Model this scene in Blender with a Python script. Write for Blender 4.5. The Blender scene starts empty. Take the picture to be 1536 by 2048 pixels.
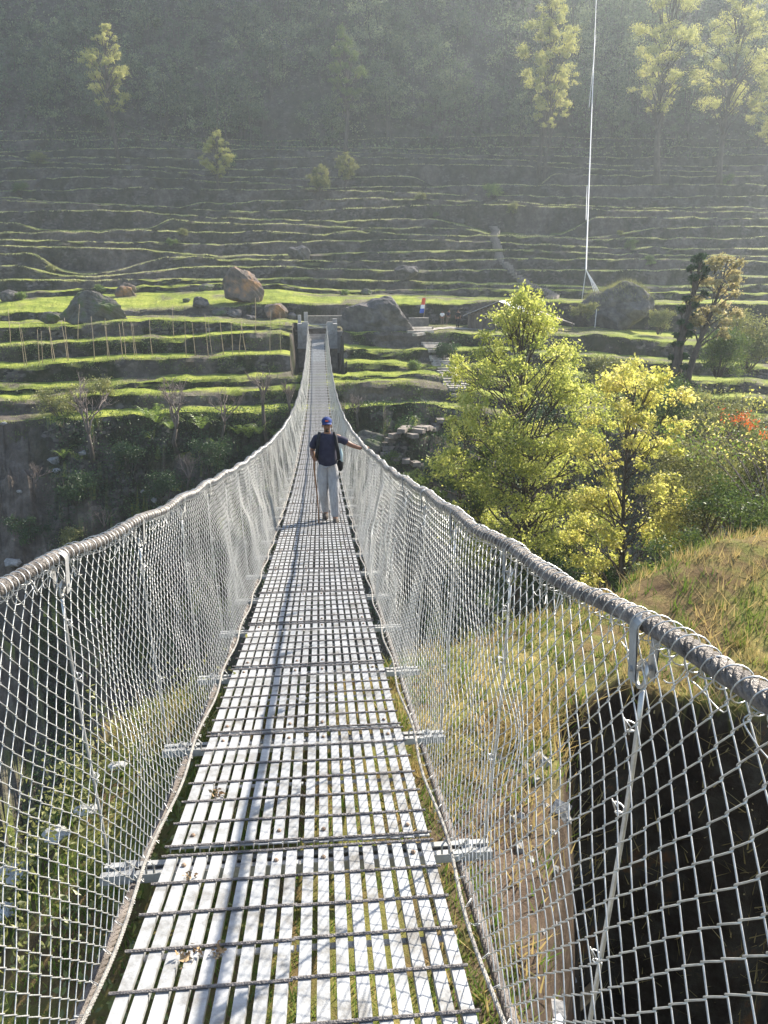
import bpy, math, random
import numpy as np
from mathutils import Vector
from mathutils.bvhtree import BVHTree
rad = math.radians
rng = np.random.default_rng(7)
random.seed(7)
scn = bpy.context.scene
COL = scn.collection

# ------------------------------------------------------------------ camera, sky, sun, exposure
YAW, PITCH, FPX = 4.71, 16.0, 1540.0
CAM = np.array([0.125, 0.0, 0.0])
cd = bpy.data.cameras.new('camera'); cam = bpy.data.objects.new('camera', cd); COL.objects.link(cam)
cam.location = CAM; cam.rotation_euler = (rad(90 - PITCH), 0, rad(-YAW))
cd.sensor_fit = 'VERTICAL'; cd.sensor_height = 36; cd.lens = FPX / 2048 * 36
cd.clip_start = 0.05; cd.clip_end = 3000
scn.camera = cam
SUN_AZ, SUN_EL = (0.75, 0.66), 38.0            # horizontal direction towards the sun, elevation
w = bpy.data.worlds.new('World'); scn.world = w; w.use_nodes = True
nt = w.node_tree; bg = nt.nodes['Background']
sky = nt.nodes.new('ShaderNodeTexSky'); sky.sky_type = 'NISHITA'; sky.sun_disc = False
sky.sun_elevation = rad(SUN_EL); sky.sun_rotation = math.atan2(SUN_AZ[0], SUN_AZ[1])
nt.links.new(sky.outputs[0], bg.inputs[0]); bg.inputs[1].default_value = 0.11
sl = bpy.data.lights.new('sun', 'SUN'); sl.energy = 5.0; sl.angle = rad(0.5); sl.color = (1, 0.93, 0.81)
so = bpy.data.objects.new('sun', sl); COL.objects.link(so)
n_ = math.hypot(*SUN_AZ); ce = math.cos(rad(SUN_EL))
sdir = Vector((SUN_AZ[0] / n_ * ce, SUN_AZ[1] / n_ * ce, math.sin(rad(SUN_EL))))
so.rotation_euler = sdir.to_track_quat('Z', 'Y').to_euler(); so.location = sdir * 50
scn.view_settings.view_transform = 'Standard'; scn.view_settings.look = 'None'
scn.view_settings.gamma = 1; scn.view_settings.exposure = 1.5
scn.render.resolution_x = 768; scn.render.resolution_y = 1024

# pixel (of the 1536x2048 photograph) and forward distance -> point; only used to lay the place out
_a, _p = rad(YAW), rad(PITCH)
Fv = np.array([math.sin(_a) * math.cos(_p), math.cos(_a) * math.cos(_p), -math.sin(_p)])
Rv = np.array([math.cos(_a), -math.sin(_a), 0.0]); Uv = np.cross(Rv, Fv)
def at(px, py, Y):
    d = Fv + Rv * (px - 768) / FPX - Uv * (py - 1024) / FPX
    return CAM + d * (Y / d[1])

# ------------------------------------------------------------------ noise
def vn(x, y, s=0.0):
    x = np.asarray(x, float); y = np.asarray(y, float) + np.zeros_like(x); x = x + np.zeros_like(y)
    xi, yi = np.floor(x), np.floor(y); fx, fy = x - xi, y - yi
    fx = fx * fx * (3 - 2 * fx); fy = fy * fy * (3 - 2 * fy)
    h = lambda a, b: np.modf(np.abs(np.sin(a * 127.1 + b * 311.7 + s * 74.7) * 43758.5453))[0]
    return (h(xi, yi) * (1 - fx) + h(xi + 1, yi) * fx) * (1 - fy) + (h(xi, yi + 1) * (1 - fx) + h(xi + 1, yi + 1) * fx) * fy - 0.5
def fbm(x, y, s=0.0, o=4):
    r = 0
    for i in range(o): r = r + vn(np.asarray(x) * 2 ** i, np.asarray(y) * 2 ** i, s + i) / 2 ** i
    return r
def ss(a, b, x):
    t = np.clip((np.asarray(x, float) - a) / (b - a), 0, 1); return t * t * (3 - 2 * t)

# ------------------------------------------------------------------ mesh building
class MB:
    def __init__(s): s.v = []; s.q = []; s.t = []; s.n = 0; s.tq = []; s.tt = []
    def add(s, v, q=None, t=None, tint=None):
        v = np.asarray(v, float).reshape(-1, 3)
        if q is not None and len(q):
            q = np.asarray(q, np.int64).reshape(-1, 4); s.q.append(q + s.n)
            s.tq.append(np.full(len(q), 0.5) if tint is None else np.broadcast_to(np.asarray(tint, float), (len(q),)))
        if t is not None and len(t):
            t = np.asarray(t, np.int64).reshape(-1, 3); s.t.append(t + s.n)
            s.tt.append(np.full(len(t), 0.5) if tint is None else np.broadcast_to(np.asarray(tint, float), (len(t),)))
        s.v.append(v); s.n += len(v); return s
    def grid(s, P, close=False, tint=None):
        R, C = P.shape[:2]; i = np.arange(R * C).reshape(R, C)
        if close: i = np.concatenate([i, i[:, :1]], 1)
        q = np.stack([i[:-1, :-1], i[:-1, 1:], i[1:, 1:], i[1:, :-1]], -1).reshape(-1, 4)
        return s.add(P.reshape(-1, 3), q, tint=tint)
    def box(s, c, size, rz=0.0, rx=0.0, ry=0.0, taper=1.0, tint=None):
        a = np.array([[x, y, z] for z in (-.5, .5) for x, y in ((-.5, -.5), (.5, -.5), (.5, .5), (-.5, .5))])
        a[4:, :2] *= taper
        a = a * np.asarray(size, float)
        for ang, (i, j) in ((rx, (1, 2)), (ry, (2, 0)), (rz, (0, 1))):
            if ang:
                c_, s_ = math.cos(ang), math.sin(ang); u = a[:, i].copy(); v_ = a[:, j].copy()
                a[:, i] = u * c_ - v_ * s_; a[:, j] = u * s_ + v_ * c_
        return s.add(a + np.asarray(c, float), [[0, 3, 2, 1], [4, 5, 6, 7], [0, 1, 5, 4], [1, 2, 6, 5], [2, 3, 7, 6], [3, 0, 4, 7]], tint=tint)
    def tube(s, pts, r, k=6, tint=None, ref=None):
        P = np.asarray(pts, float); N = len(P); r = np.broadcast_to(np.asarray(r, float), (N,))
        T = np.gradient(P, axis=0); T /= np.linalg.norm(T, axis=1, keepdims=True) + 1e-12
        if ref is None:
            ref = np.array([0.31, 0.17, 1.0]) if abs(T[:, 2]).mean() < .8 else np.array([1.0, 0.2, 0.1])
        A = np.cross(T, ref); A /= np.linalg.norm(A, axis=1, keepdims=True) + 1e-12
        B = np.cross(T, A)
        an = np.arange(k) * 2 * math.pi / k
        G = P[:, None] + (A[:, None] * np.cos(an)[None, :, None] + B[:, None] * np.sin(an)[None, :, None]) * r[:, None, None]
        b = s.n; s.grid(G, close=True, tint=tint)
        if k > 3:
            c0 = b; c1 = b + (N - 1) * k
            s.add(P[[0, -1]], None)
            m = s.n
            t0 = [[m - 2 - 0, c0 + (i + 1) % k, c0 + i] for i in range(k)]; t1 = [[m - 1, c1 + i, c1 + (i + 1) % k] for i in range(k)]
            s.t.append(np.array(t0 + t1)); s.tt.append(np.full(2 * k, .5 if tint is None else float(tint)))
        return s
    def tubes(s, P, ref, r, k=4):                      # batch of equal-length polylines [W,N,3]
        T = np.gradient(P, axis=1); T /= np.linalg.norm(T, axis=2, keepdims=True) + 1e-12
        A = np.cross(T, ref); A /= np.linalg.norm(A, axis=2, keepdims=True) + 1e-12
        B = np.cross(T, A); an = np.arange(k) * 2 * math.pi / k
        G = P[:, :, None] + (A[:, :, None] * np.cos(an)[:, None] + B[:, :, None] * np.sin(an)[:, None]) * r
        W, N = P.shape[:2]; i = np.arange(W * N * k).reshape(W, N, k); i = np.concatenate([i, i[:, :, :1]], 2)
        q = np.stack([i[:, :-1, :-1], i[:, :-1, 1:], i[:, 1:, 1:], i[:, 1:, :-1]], -1).reshape(-1, 4)
        return s.add(G.reshape(-1, 3), q)
    def leaves(s, C, size, droop=0.3, asp=0.5, seed=0, up=0.0, t0=None):
        g = np.random.default_rng(seed); n = len(C); C = np.asarray(C, float)
        u = g.normal(size=(n, 3)); u[:, 2] -= droop; u /= np.linalg.norm(u, axis=1, keepdims=True)
        x = g.normal(size=(n, 3)); x[:, 2] += up; v = np.cross(u, x); v /= np.linalg.norm(v, axis=1, keepdims=True)
        sz = (size * g.uniform(.6, 1.3, n))[:, None]
        w = np.cross(u, v)
        V = np.stack([C, C + u * sz * .5 + v * sz * asp * .5 + w * sz * .08, C + u * sz, C + u * sz * .5 - v * sz * asp * .5 + w * sz * .08], 1)
        q = np.arange(n * 4).reshape(n, 4)
        return s.add(V.reshape(-1, 3), q, tint=g.uniform(0, 1, n) if t0 is None else np.clip(t0 + g.uniform(-.25, .25, n), 0, 1.2))
    def blades(s, C, h, wd, seed=0, lean=.45):
        g = np.random.default_rng(seed); n = len(C); C = np.asarray(C, float)
        a = g.uniform(0, 2 * math.pi, n); d = np.stack([np.cos(a), np.sin(a), 0 * a], 1)
        L = (h * g.uniform(.5, 1.3, n))[:, None]; b = g.uniform(0, 2 * math.pi, n)
        ln = np.stack([np.cos(b), np.sin(b), 0 * b], 1) * (g.uniform(0, lean, n)[:, None]) * L
        V = np.stack([C - d * wd / 2, C + d * wd / 2, C + ln + np.array([0, 0, 1]) * L], 1)
        return s.add(V.reshape(-1, 3), None, np.arange(n * 3).reshape(n, 3), tint=g.uniform(0, 1, n))
    def build(s, name, mat, parent=None, smooth=False, loc=None):
        me = bpy.data.meshes.new(name)
        V = np.concatenate(s.v).astype(np.float32)
        if loc is not None: V = V - np.asarray(loc, np.float32)
        Q = np.concatenate(s.q) if s.q else np.zeros((0, 4), np.int64); T = np.concatenate(s.t) if s.t else np.zeros((0, 3), np.int64)
        me.vertices.add(len(V)); me.vertices.foreach_set('co', V.ravel())
        li = np.concatenate([Q.ravel(), T.ravel()]).astype(np.int32); me.loops.add(len(li)); me.loops.foreach_set('vertex_index', li)
        nq, ntr = len(Q), len(T); me.polygons.add(nq + ntr)
        st = np.concatenate([np.arange(nq) * 4, nq * 4 + np.arange(ntr) * 3]).astype(np.int32)
        me.polygons.foreach_set('loop_start', st)
        me.update(calc_edges=True)
        me.polygons.foreach_set('use_smooth', np.full(nq + ntr, bool(smooth)))
        at_ = me.attributes.new('tint', 'FLOAT', 'FACE')
        at_.data.foreach_set('value', np.concatenate(s.tq + s.tt).astype(np.float32))
        me.validate()
        if mat: me.materials.append(mat)
        o = bpy.data.objects.new(name, me); COL.objects.link(o)
        if loc is not None: o.location = loc
        if parent is not None: o.parent = parent
        return o

def tag(o, label=None, cat=None, group=None, kind=None):
    if label: o['label'] = label
    if cat: o['category'] = cat
    if group: o['group'] = group
    if kind: o['kind'] = kind
    return o
def thing(name, loc, label, cat, group=None, rz=0.0):
    o = bpy.data.objects.new(name, None); COL.objects.link(o); o.location = loc; o.rotation_euler.z = rz
    o.empty_display_size = .2
    return tag(o, label, cat, group)
def copy_tree(o, loc=None, rz=None, scale=None, label=None, parent=None):
    c = o.copy(); COL.objects.link(c); c.parent = parent
    if loc is not None: c.location = loc
    if rz is not None: c.rotation_euler.z = rz
    if scale is not None: c.scale = (scale,) * 3
    if label: c['label'] = label
    for ch in [x for x in KIDS.get(o.name, [])]: copy_tree(ch, parent=c)
    return c
KIDS = {}
def kid(parent, o):
    o.parent = parent; KIDS.setdefault(parent.name, []).append(o); return o

# ------------------------------------------------------------------ materials
def mat(name, c1, c2=None, rough=.7, metal=0.0, scale=8.0, bump=0.0, bscale=None, detail=6, spec=.3, stretch=None, c3=None, dist=0.0):
    m = bpy.data.materials.new(name); m.use_nodes = True; t = m.node_tree; b = t.nodes['Principled BSDF']
    b.inputs['Roughness'].default_value = rough; b.inputs['Metallic'].default_value = metal
    b.inputs['Specular IOR Level'].default_value = spec
    b.inputs['Base Color'].default_value = (*c1, 1)
    tc = t.nodes.new('ShaderNodeTexCoord'); src = tc.outputs['Object']
    if stretch:
        mp = t.nodes.new('ShaderNodeMapping'); mp.inputs['Scale'].default_value = stretch; t.links.new(src, mp.inputs[0]); src = mp.outputs[0]
    if c2 is not None:
        nz = t.nodes.new('ShaderNodeTexNoise'); nz.inputs['Scale'].default_value = scale; nz.inputs['Detail'].default_value = detail
        nz.inputs['Roughness'].default_value = .65; nz.inputs['Distortion'].default_value = dist
        cr = t.nodes.new('ShaderNodeValToRGB'); cr.color_ramp.elements[0].position = .35; cr.color_ramp.elements[1].position = .65
        cr.color_ramp.elements[0].color = (*c1, 1); cr.color_ramp.elements[1].color = (*c2, 1)
        if c3 is not None: e = cr.color_ramp.elements.new(.5); e.color = (*c3, 1)
        t.links.new(src, nz.inputs['Vector']); t.links.new(nz.outputs['Fac'], cr.inputs[0]); t.links.new(cr.outputs[0], b.inputs['Base Color'])
    if bump:
        n2 = t.nodes.new('ShaderNodeTexNoise'); n2.inputs['Scale'].default_value = bscale or scale * 3; n2.inputs['Detail'].default_value = 8
        bp = t.nodes.new('ShaderNodeBump'); bp.inputs['Strength'].default_value = bump; bp.inputs['Distance'].default_value = .05
        t.links.new(src, n2.inputs['Vector']); t.links.new(n2.outputs['Fac'], bp.inputs['Height']); t.links.new(bp.outputs[0], b.inputs['Normal'])
    return m
def leafmat(name, ca, cb, cc=None, trans=.5, pscale=.6, gloss=.1):
    m = bpy.data.materials.new(name); m.use_nodes = True; t = m.node_tree; t.nodes.remove(t.nodes['Principled BSDF'])
    out = t.nodes['Material Output']
    a = t.nodes.new('ShaderNodeAttribute'); a.attribute_name = 'tint'
    tc = t.nodes.new('ShaderNodeTexCoord'); nz = t.nodes.new('ShaderNodeTexNoise'); nz.inputs['Scale'].default_value = pscale; nz.inputs['Detail'].default_value = 3
    t.links.new(tc.outputs['Object'], nz.inputs['Vector'])
    ad = t.nodes.new('ShaderNodeMath'); ad.operation = 'MULTIPLY_ADD'; ad.inputs[1].default_value = .55
    mu = t.nodes.new('ShaderNodeMath'); mu.operation = 'MULTIPLY_ADD'; mu.inputs[1].default_value = 1.4; mu.inputs[2].default_value = -.48
    t.links.new(nz.outputs['Fac'], mu.inputs[0]); t.links.new(a.outputs['Fac'], ad.inputs[0]); t.links.new(mu.outputs[0], ad.inputs[2])
    cr = t.nodes.new('ShaderNodeValToRGB'); cr.color_ramp.elements[0].color = (*ca, 1); cr.color_ramp.elements[1].color = (*(cc or cb), 1)
    e = cr.color_ramp.elements.new(.5); e.color = (*cb, 1)
    t.links.new(ad.outputs[0], cr.inputs[0])
    d = t.nodes.new('ShaderNodeBsdfDiffuse'); tr = t.nodes.new('ShaderNodeBsdfTranslucent'); mx = t.nodes.new('ShaderNodeMixShader'); mx.inputs[0].default_value = trans
    t.links.new(cr.outputs[0], d.inputs[0]); t.links.new(cr.outputs[0], tr.inputs[0])
    t.links.new(d.outputs[0], mx.inputs[1]); t.links.new(tr.outputs[0], mx.inputs[2])
    g = t.nodes.new('ShaderNodeBsdfGlossy'); g.inputs['Roughness'].default_value = .45; g.inputs[0].default_value = (.8, .8, .75, 1)
    m2 = t.nodes.new('ShaderNodeMixShader'); m2.inputs[0].default_value = gloss * .5
    t.links.new(mx.outputs[0], m2.inputs[1]); t.links.new(g.outputs[0], m2.inputs[2]); t.links.new(m2.outputs[0], out.inputs[0])
    return m

M_galv = mat('galvanised_wire', (.40, .40, .39), (.62, .61, .58), rough=.42, metal=.65, scale=30)
M_slat = mat('galvanised_slat', (.19, .18, .165), (.44, .44, .445), rough=.5, metal=.2, scale=6, bump=.12, bscale=60, c3=(.35, .355, .36))
M_rod = mat('rebar_rod', (.13, .12, .12), (.24, .22, .21), rough=.6, metal=.6, scale=20, bump=.5, bscale=160)
M_beam = mat('beam_steel', (.22, .22, .22), (.42, .42, .41), rough=.5, metal=.35, scale=10)
M_cable = mat('cable_strand', (.10, .088, .08), (.32, .29, .265), rough=.5, metal=.55, scale=14, bump=.6, bscale=220)
M_cable2 = mat('weathered_cable', (.10, .085, .075), (.24, .21, .19), rough=.65, metal=.35, scale=8, bump=.5, bscale=150)
M_rope = mat('thin_wire_rope', (.30, .28, .26), (.48, .46, .42), rough=.6, metal=.4, scale=20, bump=.6, bscale=260)
M_bolt = mat('rusty_bolt', (.20, .13, .09), (.35, .27, .2), rough=.7, metal=.4, scale=40)
M_conc = mat('concrete', (.24, .225, .215), (.38, .36, .34), rough=.9, scale=3, bump=.3, bscale=25)
M_masonry = mat('stone_masonry', (.13, .11, .095), (.26, .225, .195), rough=.95, scale=2.5, bump=.9, bscale=9)
M_rock = mat('boulder_rock', (.055, .05, .048), (.17, .15, .14), rough=.95, scale=1.1, bump=.9, bscale=6, c3=(.10, .09, .085))
M_rock_or = mat('ochre_rock', (.06, .052, .048), (.34, .18, .08), rough=.95, scale=.5, bump=.9, bscale=5, c3=(.14, .11, .09))
M_pale = mat('pale_stone', (.16, .155, .15), (.34, .33, .32), rough=.9, scale=4, bump=.6, bscale=20)
M_stream = mat('bleached_stone', (.26, .255, .24), (.50, .49, .47), rough=.9, scale=4, bump=.6, bscale=20)
M_moss = mat('mossy_rock', (.06, .055, .05), (.07, .10, .03), rough=.95, scale=.9, bump=.9, bscale=7, c3=(.11, .10, .085))
M_bark = mat('bark', (.05, .04, .033), (.13, .105, .085), rough=.95, scale=5, bump=.8, bscale=25, stretch=(1, 1, .25))
M_barkpale = mat('pale_bark', (.11, .085, .075), (.25, .20, .17), rough=.9, scale=6, bump=.6, bscale=25, stretch=(1, 1, .3))
M_cane = mat('dry_cane', (.30, .22, .14), (.46, .36, .24), rough=.8, scale=6)
M_stair = mat('stair_stone', (.22, .19, .16), (.42, .38, .33), rough=.95, scale=3, bump=.6, bscale=14)
M_roof = mat('corrugated_roof', (.40, .43, .47), (.60, .62, .66), rough=.4, metal=.4, scale=3)
M_wood = mat('weathered_timber', (.09, .07, .055), (.20, .16, .125), rough=.9, scale=4, stretch=(1, 1, .2))
M_tarp = mat('faded_tarpaulin', (.35, .28, .24), (.50, .42, .36), rough=.7, scale=2)
M_skin = mat('skin', (.20, .095, .055), (.25, .125, .075), rough=.5, scale=20)
M_shirt = mat('navy_shirt', (.022, .022, .040), (.036, .034, .058), rough=.9, scale=12)
M_trou = mat('grey_trousers', (.30, .29, .29), (.40, .39, .39), rough=.85, scale=5, bump=.6, bscale=14, stretch=(3, 3, 1))
M_black = mat('black_fabric', (.010, .010, .012), (.022, .022, .024), rough=.8, scale=12)
M_cap = mat('blue_cap', (.008, .022, .10), (.012, .035, .15), rough=.8, scale=10)
M_shoe = mat('brown_shoe', (.03, .024, .02), (.10, .08, .065), rough=.8, scale=20)
M_stick = mat('walking_stick', (.16, .075, .035), (.26, .13, .06), rough=.6, scale=12)
M_hair = mat('hair', (.008, .007, .006), (.015, .012, .01), rough=.8)
M_white = mat('white_cloth', (.72, .72, .73), (.8, .8, .8), rough=.8)
M_red = mat('red_cloth', (.62, .09, .04), (.70, .13, .06), rough=.8)
M_blue = mat('blue_cloth', (.05, .10, .42), (.07, .14, .5), rough=.8)
M_bottle = mat('water_bottle', (.45, .62, .68), (.6, .74, .78), rough=.15, spec=.6)
M_straw = mat('dead_leaf', (.22, .13, .06), (.42, .30, .17), rough=.9, scale=12)
L_green = leafmat('leaf_maple_green', (.10, .15, .03), (.40, .43, .08), (.74, .70, .22), trans=.65, pscale=.55)
L_yellow = leafmat('leaf_yellow', (.28, .31, .06), (.56, .54, .12), (.74, .62, .22), trans=.65, pscale=.8)
L_bush = leafmat('leaf_bush', (.03, .06, .014), (.10, .15, .03), (.24, .28, .06), trans=.4, pscale=.5)
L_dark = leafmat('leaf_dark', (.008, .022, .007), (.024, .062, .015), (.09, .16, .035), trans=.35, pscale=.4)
L_olive = leafmat('leaf_olive', (.07, .085, .025), (.20, .21, .06), (.42, .38, .13), trans=.4, pscale=.7)
L_ivy = leafmat('leaf_ivy', (.010, .03, .008), (.022, .06, .014), (.05, .11, .022), trans=.2, pscale=.8)
L_forest = leafmat('leaf_forest', (.04, .062, .03), (.15, .19, .09), (.38, .40, .20), trans=.45, pscale=.09)
L_forlit = leafmat('leaf_forest_lit', (.22, .24, .07), (.45, .44, .13), (.62, .58, .22), trans=.5, pscale=.2)  # lit version of the forest leaf, sunlight put into the colour
L_orange = leafmat('leaf_orange', (.45, .08, .02), (.62, .15, .04), (.7, .28, .06), trans=.5)
L_fern = leafmat('leaf_fern', (.06, .11, .018), (.15, .22, .035), (.30, .36, .08), trans=.5)
L_grass = leafmat('grass_blade', (.10, .13, .025), (.30, .35, .07), (.56, .54, .22), trans=.4, pscale=.3)
L_lip = leafmat('grass_lit_lip', (.16, .20, .06), (.42, .44, .18), (.66, .62, .34), trans=.5, pscale=.2)  # sunlit look of the upper terrace lips put into the blade colour
L_grassn = leafmat('grass_near', (.05, .10, .012), (.12, .19, .025), (.26, .25, .07), trans=.45, pscale=1.6)
L_dry = leafmat('grass_dry', (.24, .19, .07), (.48, .37, .15), (.62, .44, .18), trans=.35, pscale=1.5)
L_russet = leafmat('leaf_russet', (.16, .15, .05), (.40, .34, .14), (.58, .47, .26), trans=.5)

def ground_material(name, far=True):
    m = bpy.data.materials.new(name); m.use_nodes = True; t = m.node_tree; b = t.nodes['Principled BSDF']; b.inputs['Roughness'].default_value = .95
    b.inputs['Specular IOR Level'].default_value = .1
    N = t.nodes.new; Lk = t.links.new
    geo = N('ShaderNodeNewGeometry'); sep = N('ShaderNodeSeparateXYZ'); Lk(geo.outputs['Normal'], sep.inputs[0])
    tc = N('ShaderNodeTexCoord')
    def noise(sc, det=6, r=.6):
        n = N('ShaderNodeTexNoise'); n.inputs['Scale'].default_value = sc; n.inputs['Detail'].default_value = det; n.inputs['Roughness'].default_value = r
        Lk(tc.outputs['Object'], n.inputs['Vector']); return n
    def ramp(src, els):
        c = N('ShaderNodeValToRGB'); e = c.color_ramp.elements
        e[0].position, e[0].color = els[0][0], (*els[0][1], 1); e[1].position, e[1].color = els[-1][0], (*els[-1][1], 1)
        for p, col in els[1:-1]: x = e.new(p); x.color = (*col, 1)
        Lk(src, c.inputs[0]); return c
    def mix(f, a, c):
        x = N('ShaderNodeMix'); x.data_type = 'RGBA'; Lk(f, x.inputs[0]); Lk(a, x.inputs[6]); Lk(c, x.inputs[7]); return x.outputs[2]
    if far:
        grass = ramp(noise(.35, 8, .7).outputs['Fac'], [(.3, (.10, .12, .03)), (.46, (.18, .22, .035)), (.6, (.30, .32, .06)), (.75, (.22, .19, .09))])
        soil = ramp(noise(1.6, 8, .7).outputs['Fac'], [(.3, (.012, .011, .009)), (.5, (.028, .032, .013)), (.7, (.07, .058, .042))])  # soil darkened to carry the shade of gully slope and risers
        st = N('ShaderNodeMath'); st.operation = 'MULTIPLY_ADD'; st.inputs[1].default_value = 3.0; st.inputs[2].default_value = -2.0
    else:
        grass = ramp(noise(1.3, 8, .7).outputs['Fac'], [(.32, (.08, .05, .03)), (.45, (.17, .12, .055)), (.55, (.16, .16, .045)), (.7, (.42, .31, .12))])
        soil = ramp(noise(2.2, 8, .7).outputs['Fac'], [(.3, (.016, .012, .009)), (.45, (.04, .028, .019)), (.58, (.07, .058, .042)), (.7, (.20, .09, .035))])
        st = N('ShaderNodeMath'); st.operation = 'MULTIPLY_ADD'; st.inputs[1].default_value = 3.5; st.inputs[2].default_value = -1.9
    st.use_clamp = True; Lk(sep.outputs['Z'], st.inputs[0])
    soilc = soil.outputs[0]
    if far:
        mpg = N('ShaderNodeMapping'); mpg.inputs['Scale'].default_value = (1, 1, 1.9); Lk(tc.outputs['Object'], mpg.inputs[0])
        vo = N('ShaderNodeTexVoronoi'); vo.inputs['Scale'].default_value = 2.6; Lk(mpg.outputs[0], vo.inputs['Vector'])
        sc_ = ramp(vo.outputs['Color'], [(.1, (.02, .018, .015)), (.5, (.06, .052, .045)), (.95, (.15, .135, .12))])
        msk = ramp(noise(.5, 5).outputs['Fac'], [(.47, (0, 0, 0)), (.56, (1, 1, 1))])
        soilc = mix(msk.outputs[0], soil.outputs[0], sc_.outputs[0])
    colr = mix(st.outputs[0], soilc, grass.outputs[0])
    # bare earth (landslip, worn ground) from the mesh's own mask
    a = N('ShaderNodeAttribute'); a.attribute_name = 'bare'
    earth = ramp(noise(.9 if far else 3.5, 9, .75).outputs['Fac'], [(.3, (.05, .042, .036)), (.5, (.11, .09, .075)), (.7, (.21, .18, .155))] if far else [(.3, (.05, .036, .026)), (.5, (.12, .085, .06)), (.7, (.23, .175, .13))])
    colr = mix(a.outputs['Fac'], colr, earth.outputs[0])
    Lk(colr, b.inputs['Base Color'])
    bp = N('ShaderNodeBump'); bp.inputs['Strength'].default_value = .9; bp.inputs['Distance'].default_value = .25 if far else .06
    Lk(noise(2.2 if far else 9, 10, .7).outputs['Fac'], bp.inputs['Height']); Lk(bp.outputs[0], b.inputs['Normal'])
    return m
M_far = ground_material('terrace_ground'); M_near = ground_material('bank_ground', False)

# ------------------------------------------------------------------ far bank: terraces and mountain
KX = [-500, 0, 150, 300, 450, 560, 700, 850, 1000, 1200, 1536, 2100]
LV = [(53, [850, 838, 832, 826, 824, 822, 824, 812, 830, 850, 870, 900]),
      (56, [810, 800, 795, 788, 783, 781, 768, 768, 790, 820, 840, 860]),
      (59, [785, 775, 772, 765, 759, 756, 750, 748, 765, 790, 800, 820]),
      (62, [745, 733, 726, 718, 711, 706, 728, 730, 735, 755, 765, 780]),
      (65, [705, 694, 686, 678, 669, 665, 700, 700, 700, 715, 735, 750]),
      (68.5, [665, 655, 650, 640, 643, 650, 664, 664, 668, 672, 700, 720]),
      (80, [632, 628, 622, 619, 612, 606, 610, 606, 604, 606, 610, 620]),
      (93, [595, 590, 582, 572, 569, 570, 582, 579, 578, 582, 588, 600])]
cy = [563, 536, 518, 505, 486, 467, 450, 435, 416, 403, 384, 367, 350, 334, 318, 304, 291, 276]
D = 96.5
for i, y in enumerate(cy):
    LV.append((D, [y + 6 * math.sin(i * 1.3 + k * .9) - 8 * (k in (1, 2, 3)) + 6 * (k in (9, 10)) for k in range(12)])); D += 2.75
PXS = np.arange(-560, 2140, 6.0)
kx = np.array([(at(p, 700, 100) - CAM)[0] / 100 for p in PXS])
edges = []
for i, (D_, ys) in enumerate(LV):
    yy = np.interp(PXS, KX, ys)
    amp = .35 if i < 6 else 1.0
    Xw = kx * D_
    Yk = D_ + amp * (1.3 * fbm(Xw * .07, i * 3.7, 5, 3) + (.9 if i < 6 else .4) * fbm(Xw * .55, i * 2.1, 9, 3))
    Zk = np.array([at(p, y_, D_)[2] for p, y_ in zip(PXS, yy)]) + .28 * fbm(Xw * .35, i * 5.3, 11, 4)
    if i > 8:
        m_ = ss(.24, .36, vn(Xw * .035, i * 7.3, 13)); Zk = Zk * (1 - m_) + (edges[-1][1] + .3) * m_
    edges.append((Yk, Zk))
rows = []
def row(Y, Z, ny=0.0, nz=0.0, k=0, bare=0.0):
    X = CAM[0] + kx * Y
    cv = ss(2.15, 1.9, np.abs(X)) * ss(60, 61.5, np.asarray(Y, float)) * ss(72.9, 72.5, np.asarray(Y, float)); Z = Z * (1 - cv) + np.minimum(Z, -7.1) * cv
    Yn = Y + ny * 2 * fbm(X * .9, np.asarray(Y) * .9 + k, 21 + k, 4); Zn = Z + nz * 2 * fbm(X * .8, np.asarray(Y) * .8, 23 + k, 4)
    Zn = Zn + 2.4 * np.exp(-((X - 6.3) / 3.6) ** 2) * np.exp(-((np.asarray(Y, float) - 49.6) / 2.3) ** 2)
    rows.append(np.stack([CAM[0] + kx * Yn, Yn, Zn], 1))
Y0, Z0 = edges[0]
gorge = [(16, -23), (20, -22.5), (24, -22), (28, -21), (31, -20), (34, -18.5), (36.5, -17), (38.5, -15.6), (40.5, -14), (42, -12.6), (43.5, -11), (45, -9.6), (46, -8.4), (47, -7.2), (48, -6.0), (49, -4.9), (50, -3.9), (51, -2.9), (51.8, -2.1), (52.5, -1.2)]
for y_, dz in gorge: row(np.full(len(PXS), float(y_)), Z0 + dz, .5, .9, 1)
for i, (Yk, Zk) in enumerate(edges):
    if i > 0:
        Yp, Zp = edges[i - 1]; f = .7 - .5 * ss(840, 1000, PXS) if i == 7 else .10
        zf = np.minimum(Zp + f * (Zk - Zp), Zk - .25)
        row(Yk - .42, zf, .03, .05, 2)
        row(Yk - .30, zf + .35 * (Zk - zf), .20, .09, 3)
        row(Yk - .20, zf + .75 * (Zk - zf), .18, .10, 4)
    row(Yk - .04, Zk - .05, .14, .10, 5)
    row(Yk + (.22 if i < 9 else .5), Zk, .05, .08, 6)
    if i < len(edges) - 1:
        Yn_, Zn_ = edges[i + 1]; f = .7 - .5 * ss(840, 1000, PXS) if i == 6 else .10
        zf = np.minimum(Zk + f * (Zn_ - Zk), Zn_ - .25)
        for q in ((.2, .4, .6, .8, .93) if i in (5, 6) else (.3, .65, .92)):
            row(Yk + .22 + (Yn_ - .42 - Yk - .22) * q, Zk + (zf - Zk) * q, 0, .08, 7)
Yl, Zl = edges[-1]
CREST = 130.0
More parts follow.
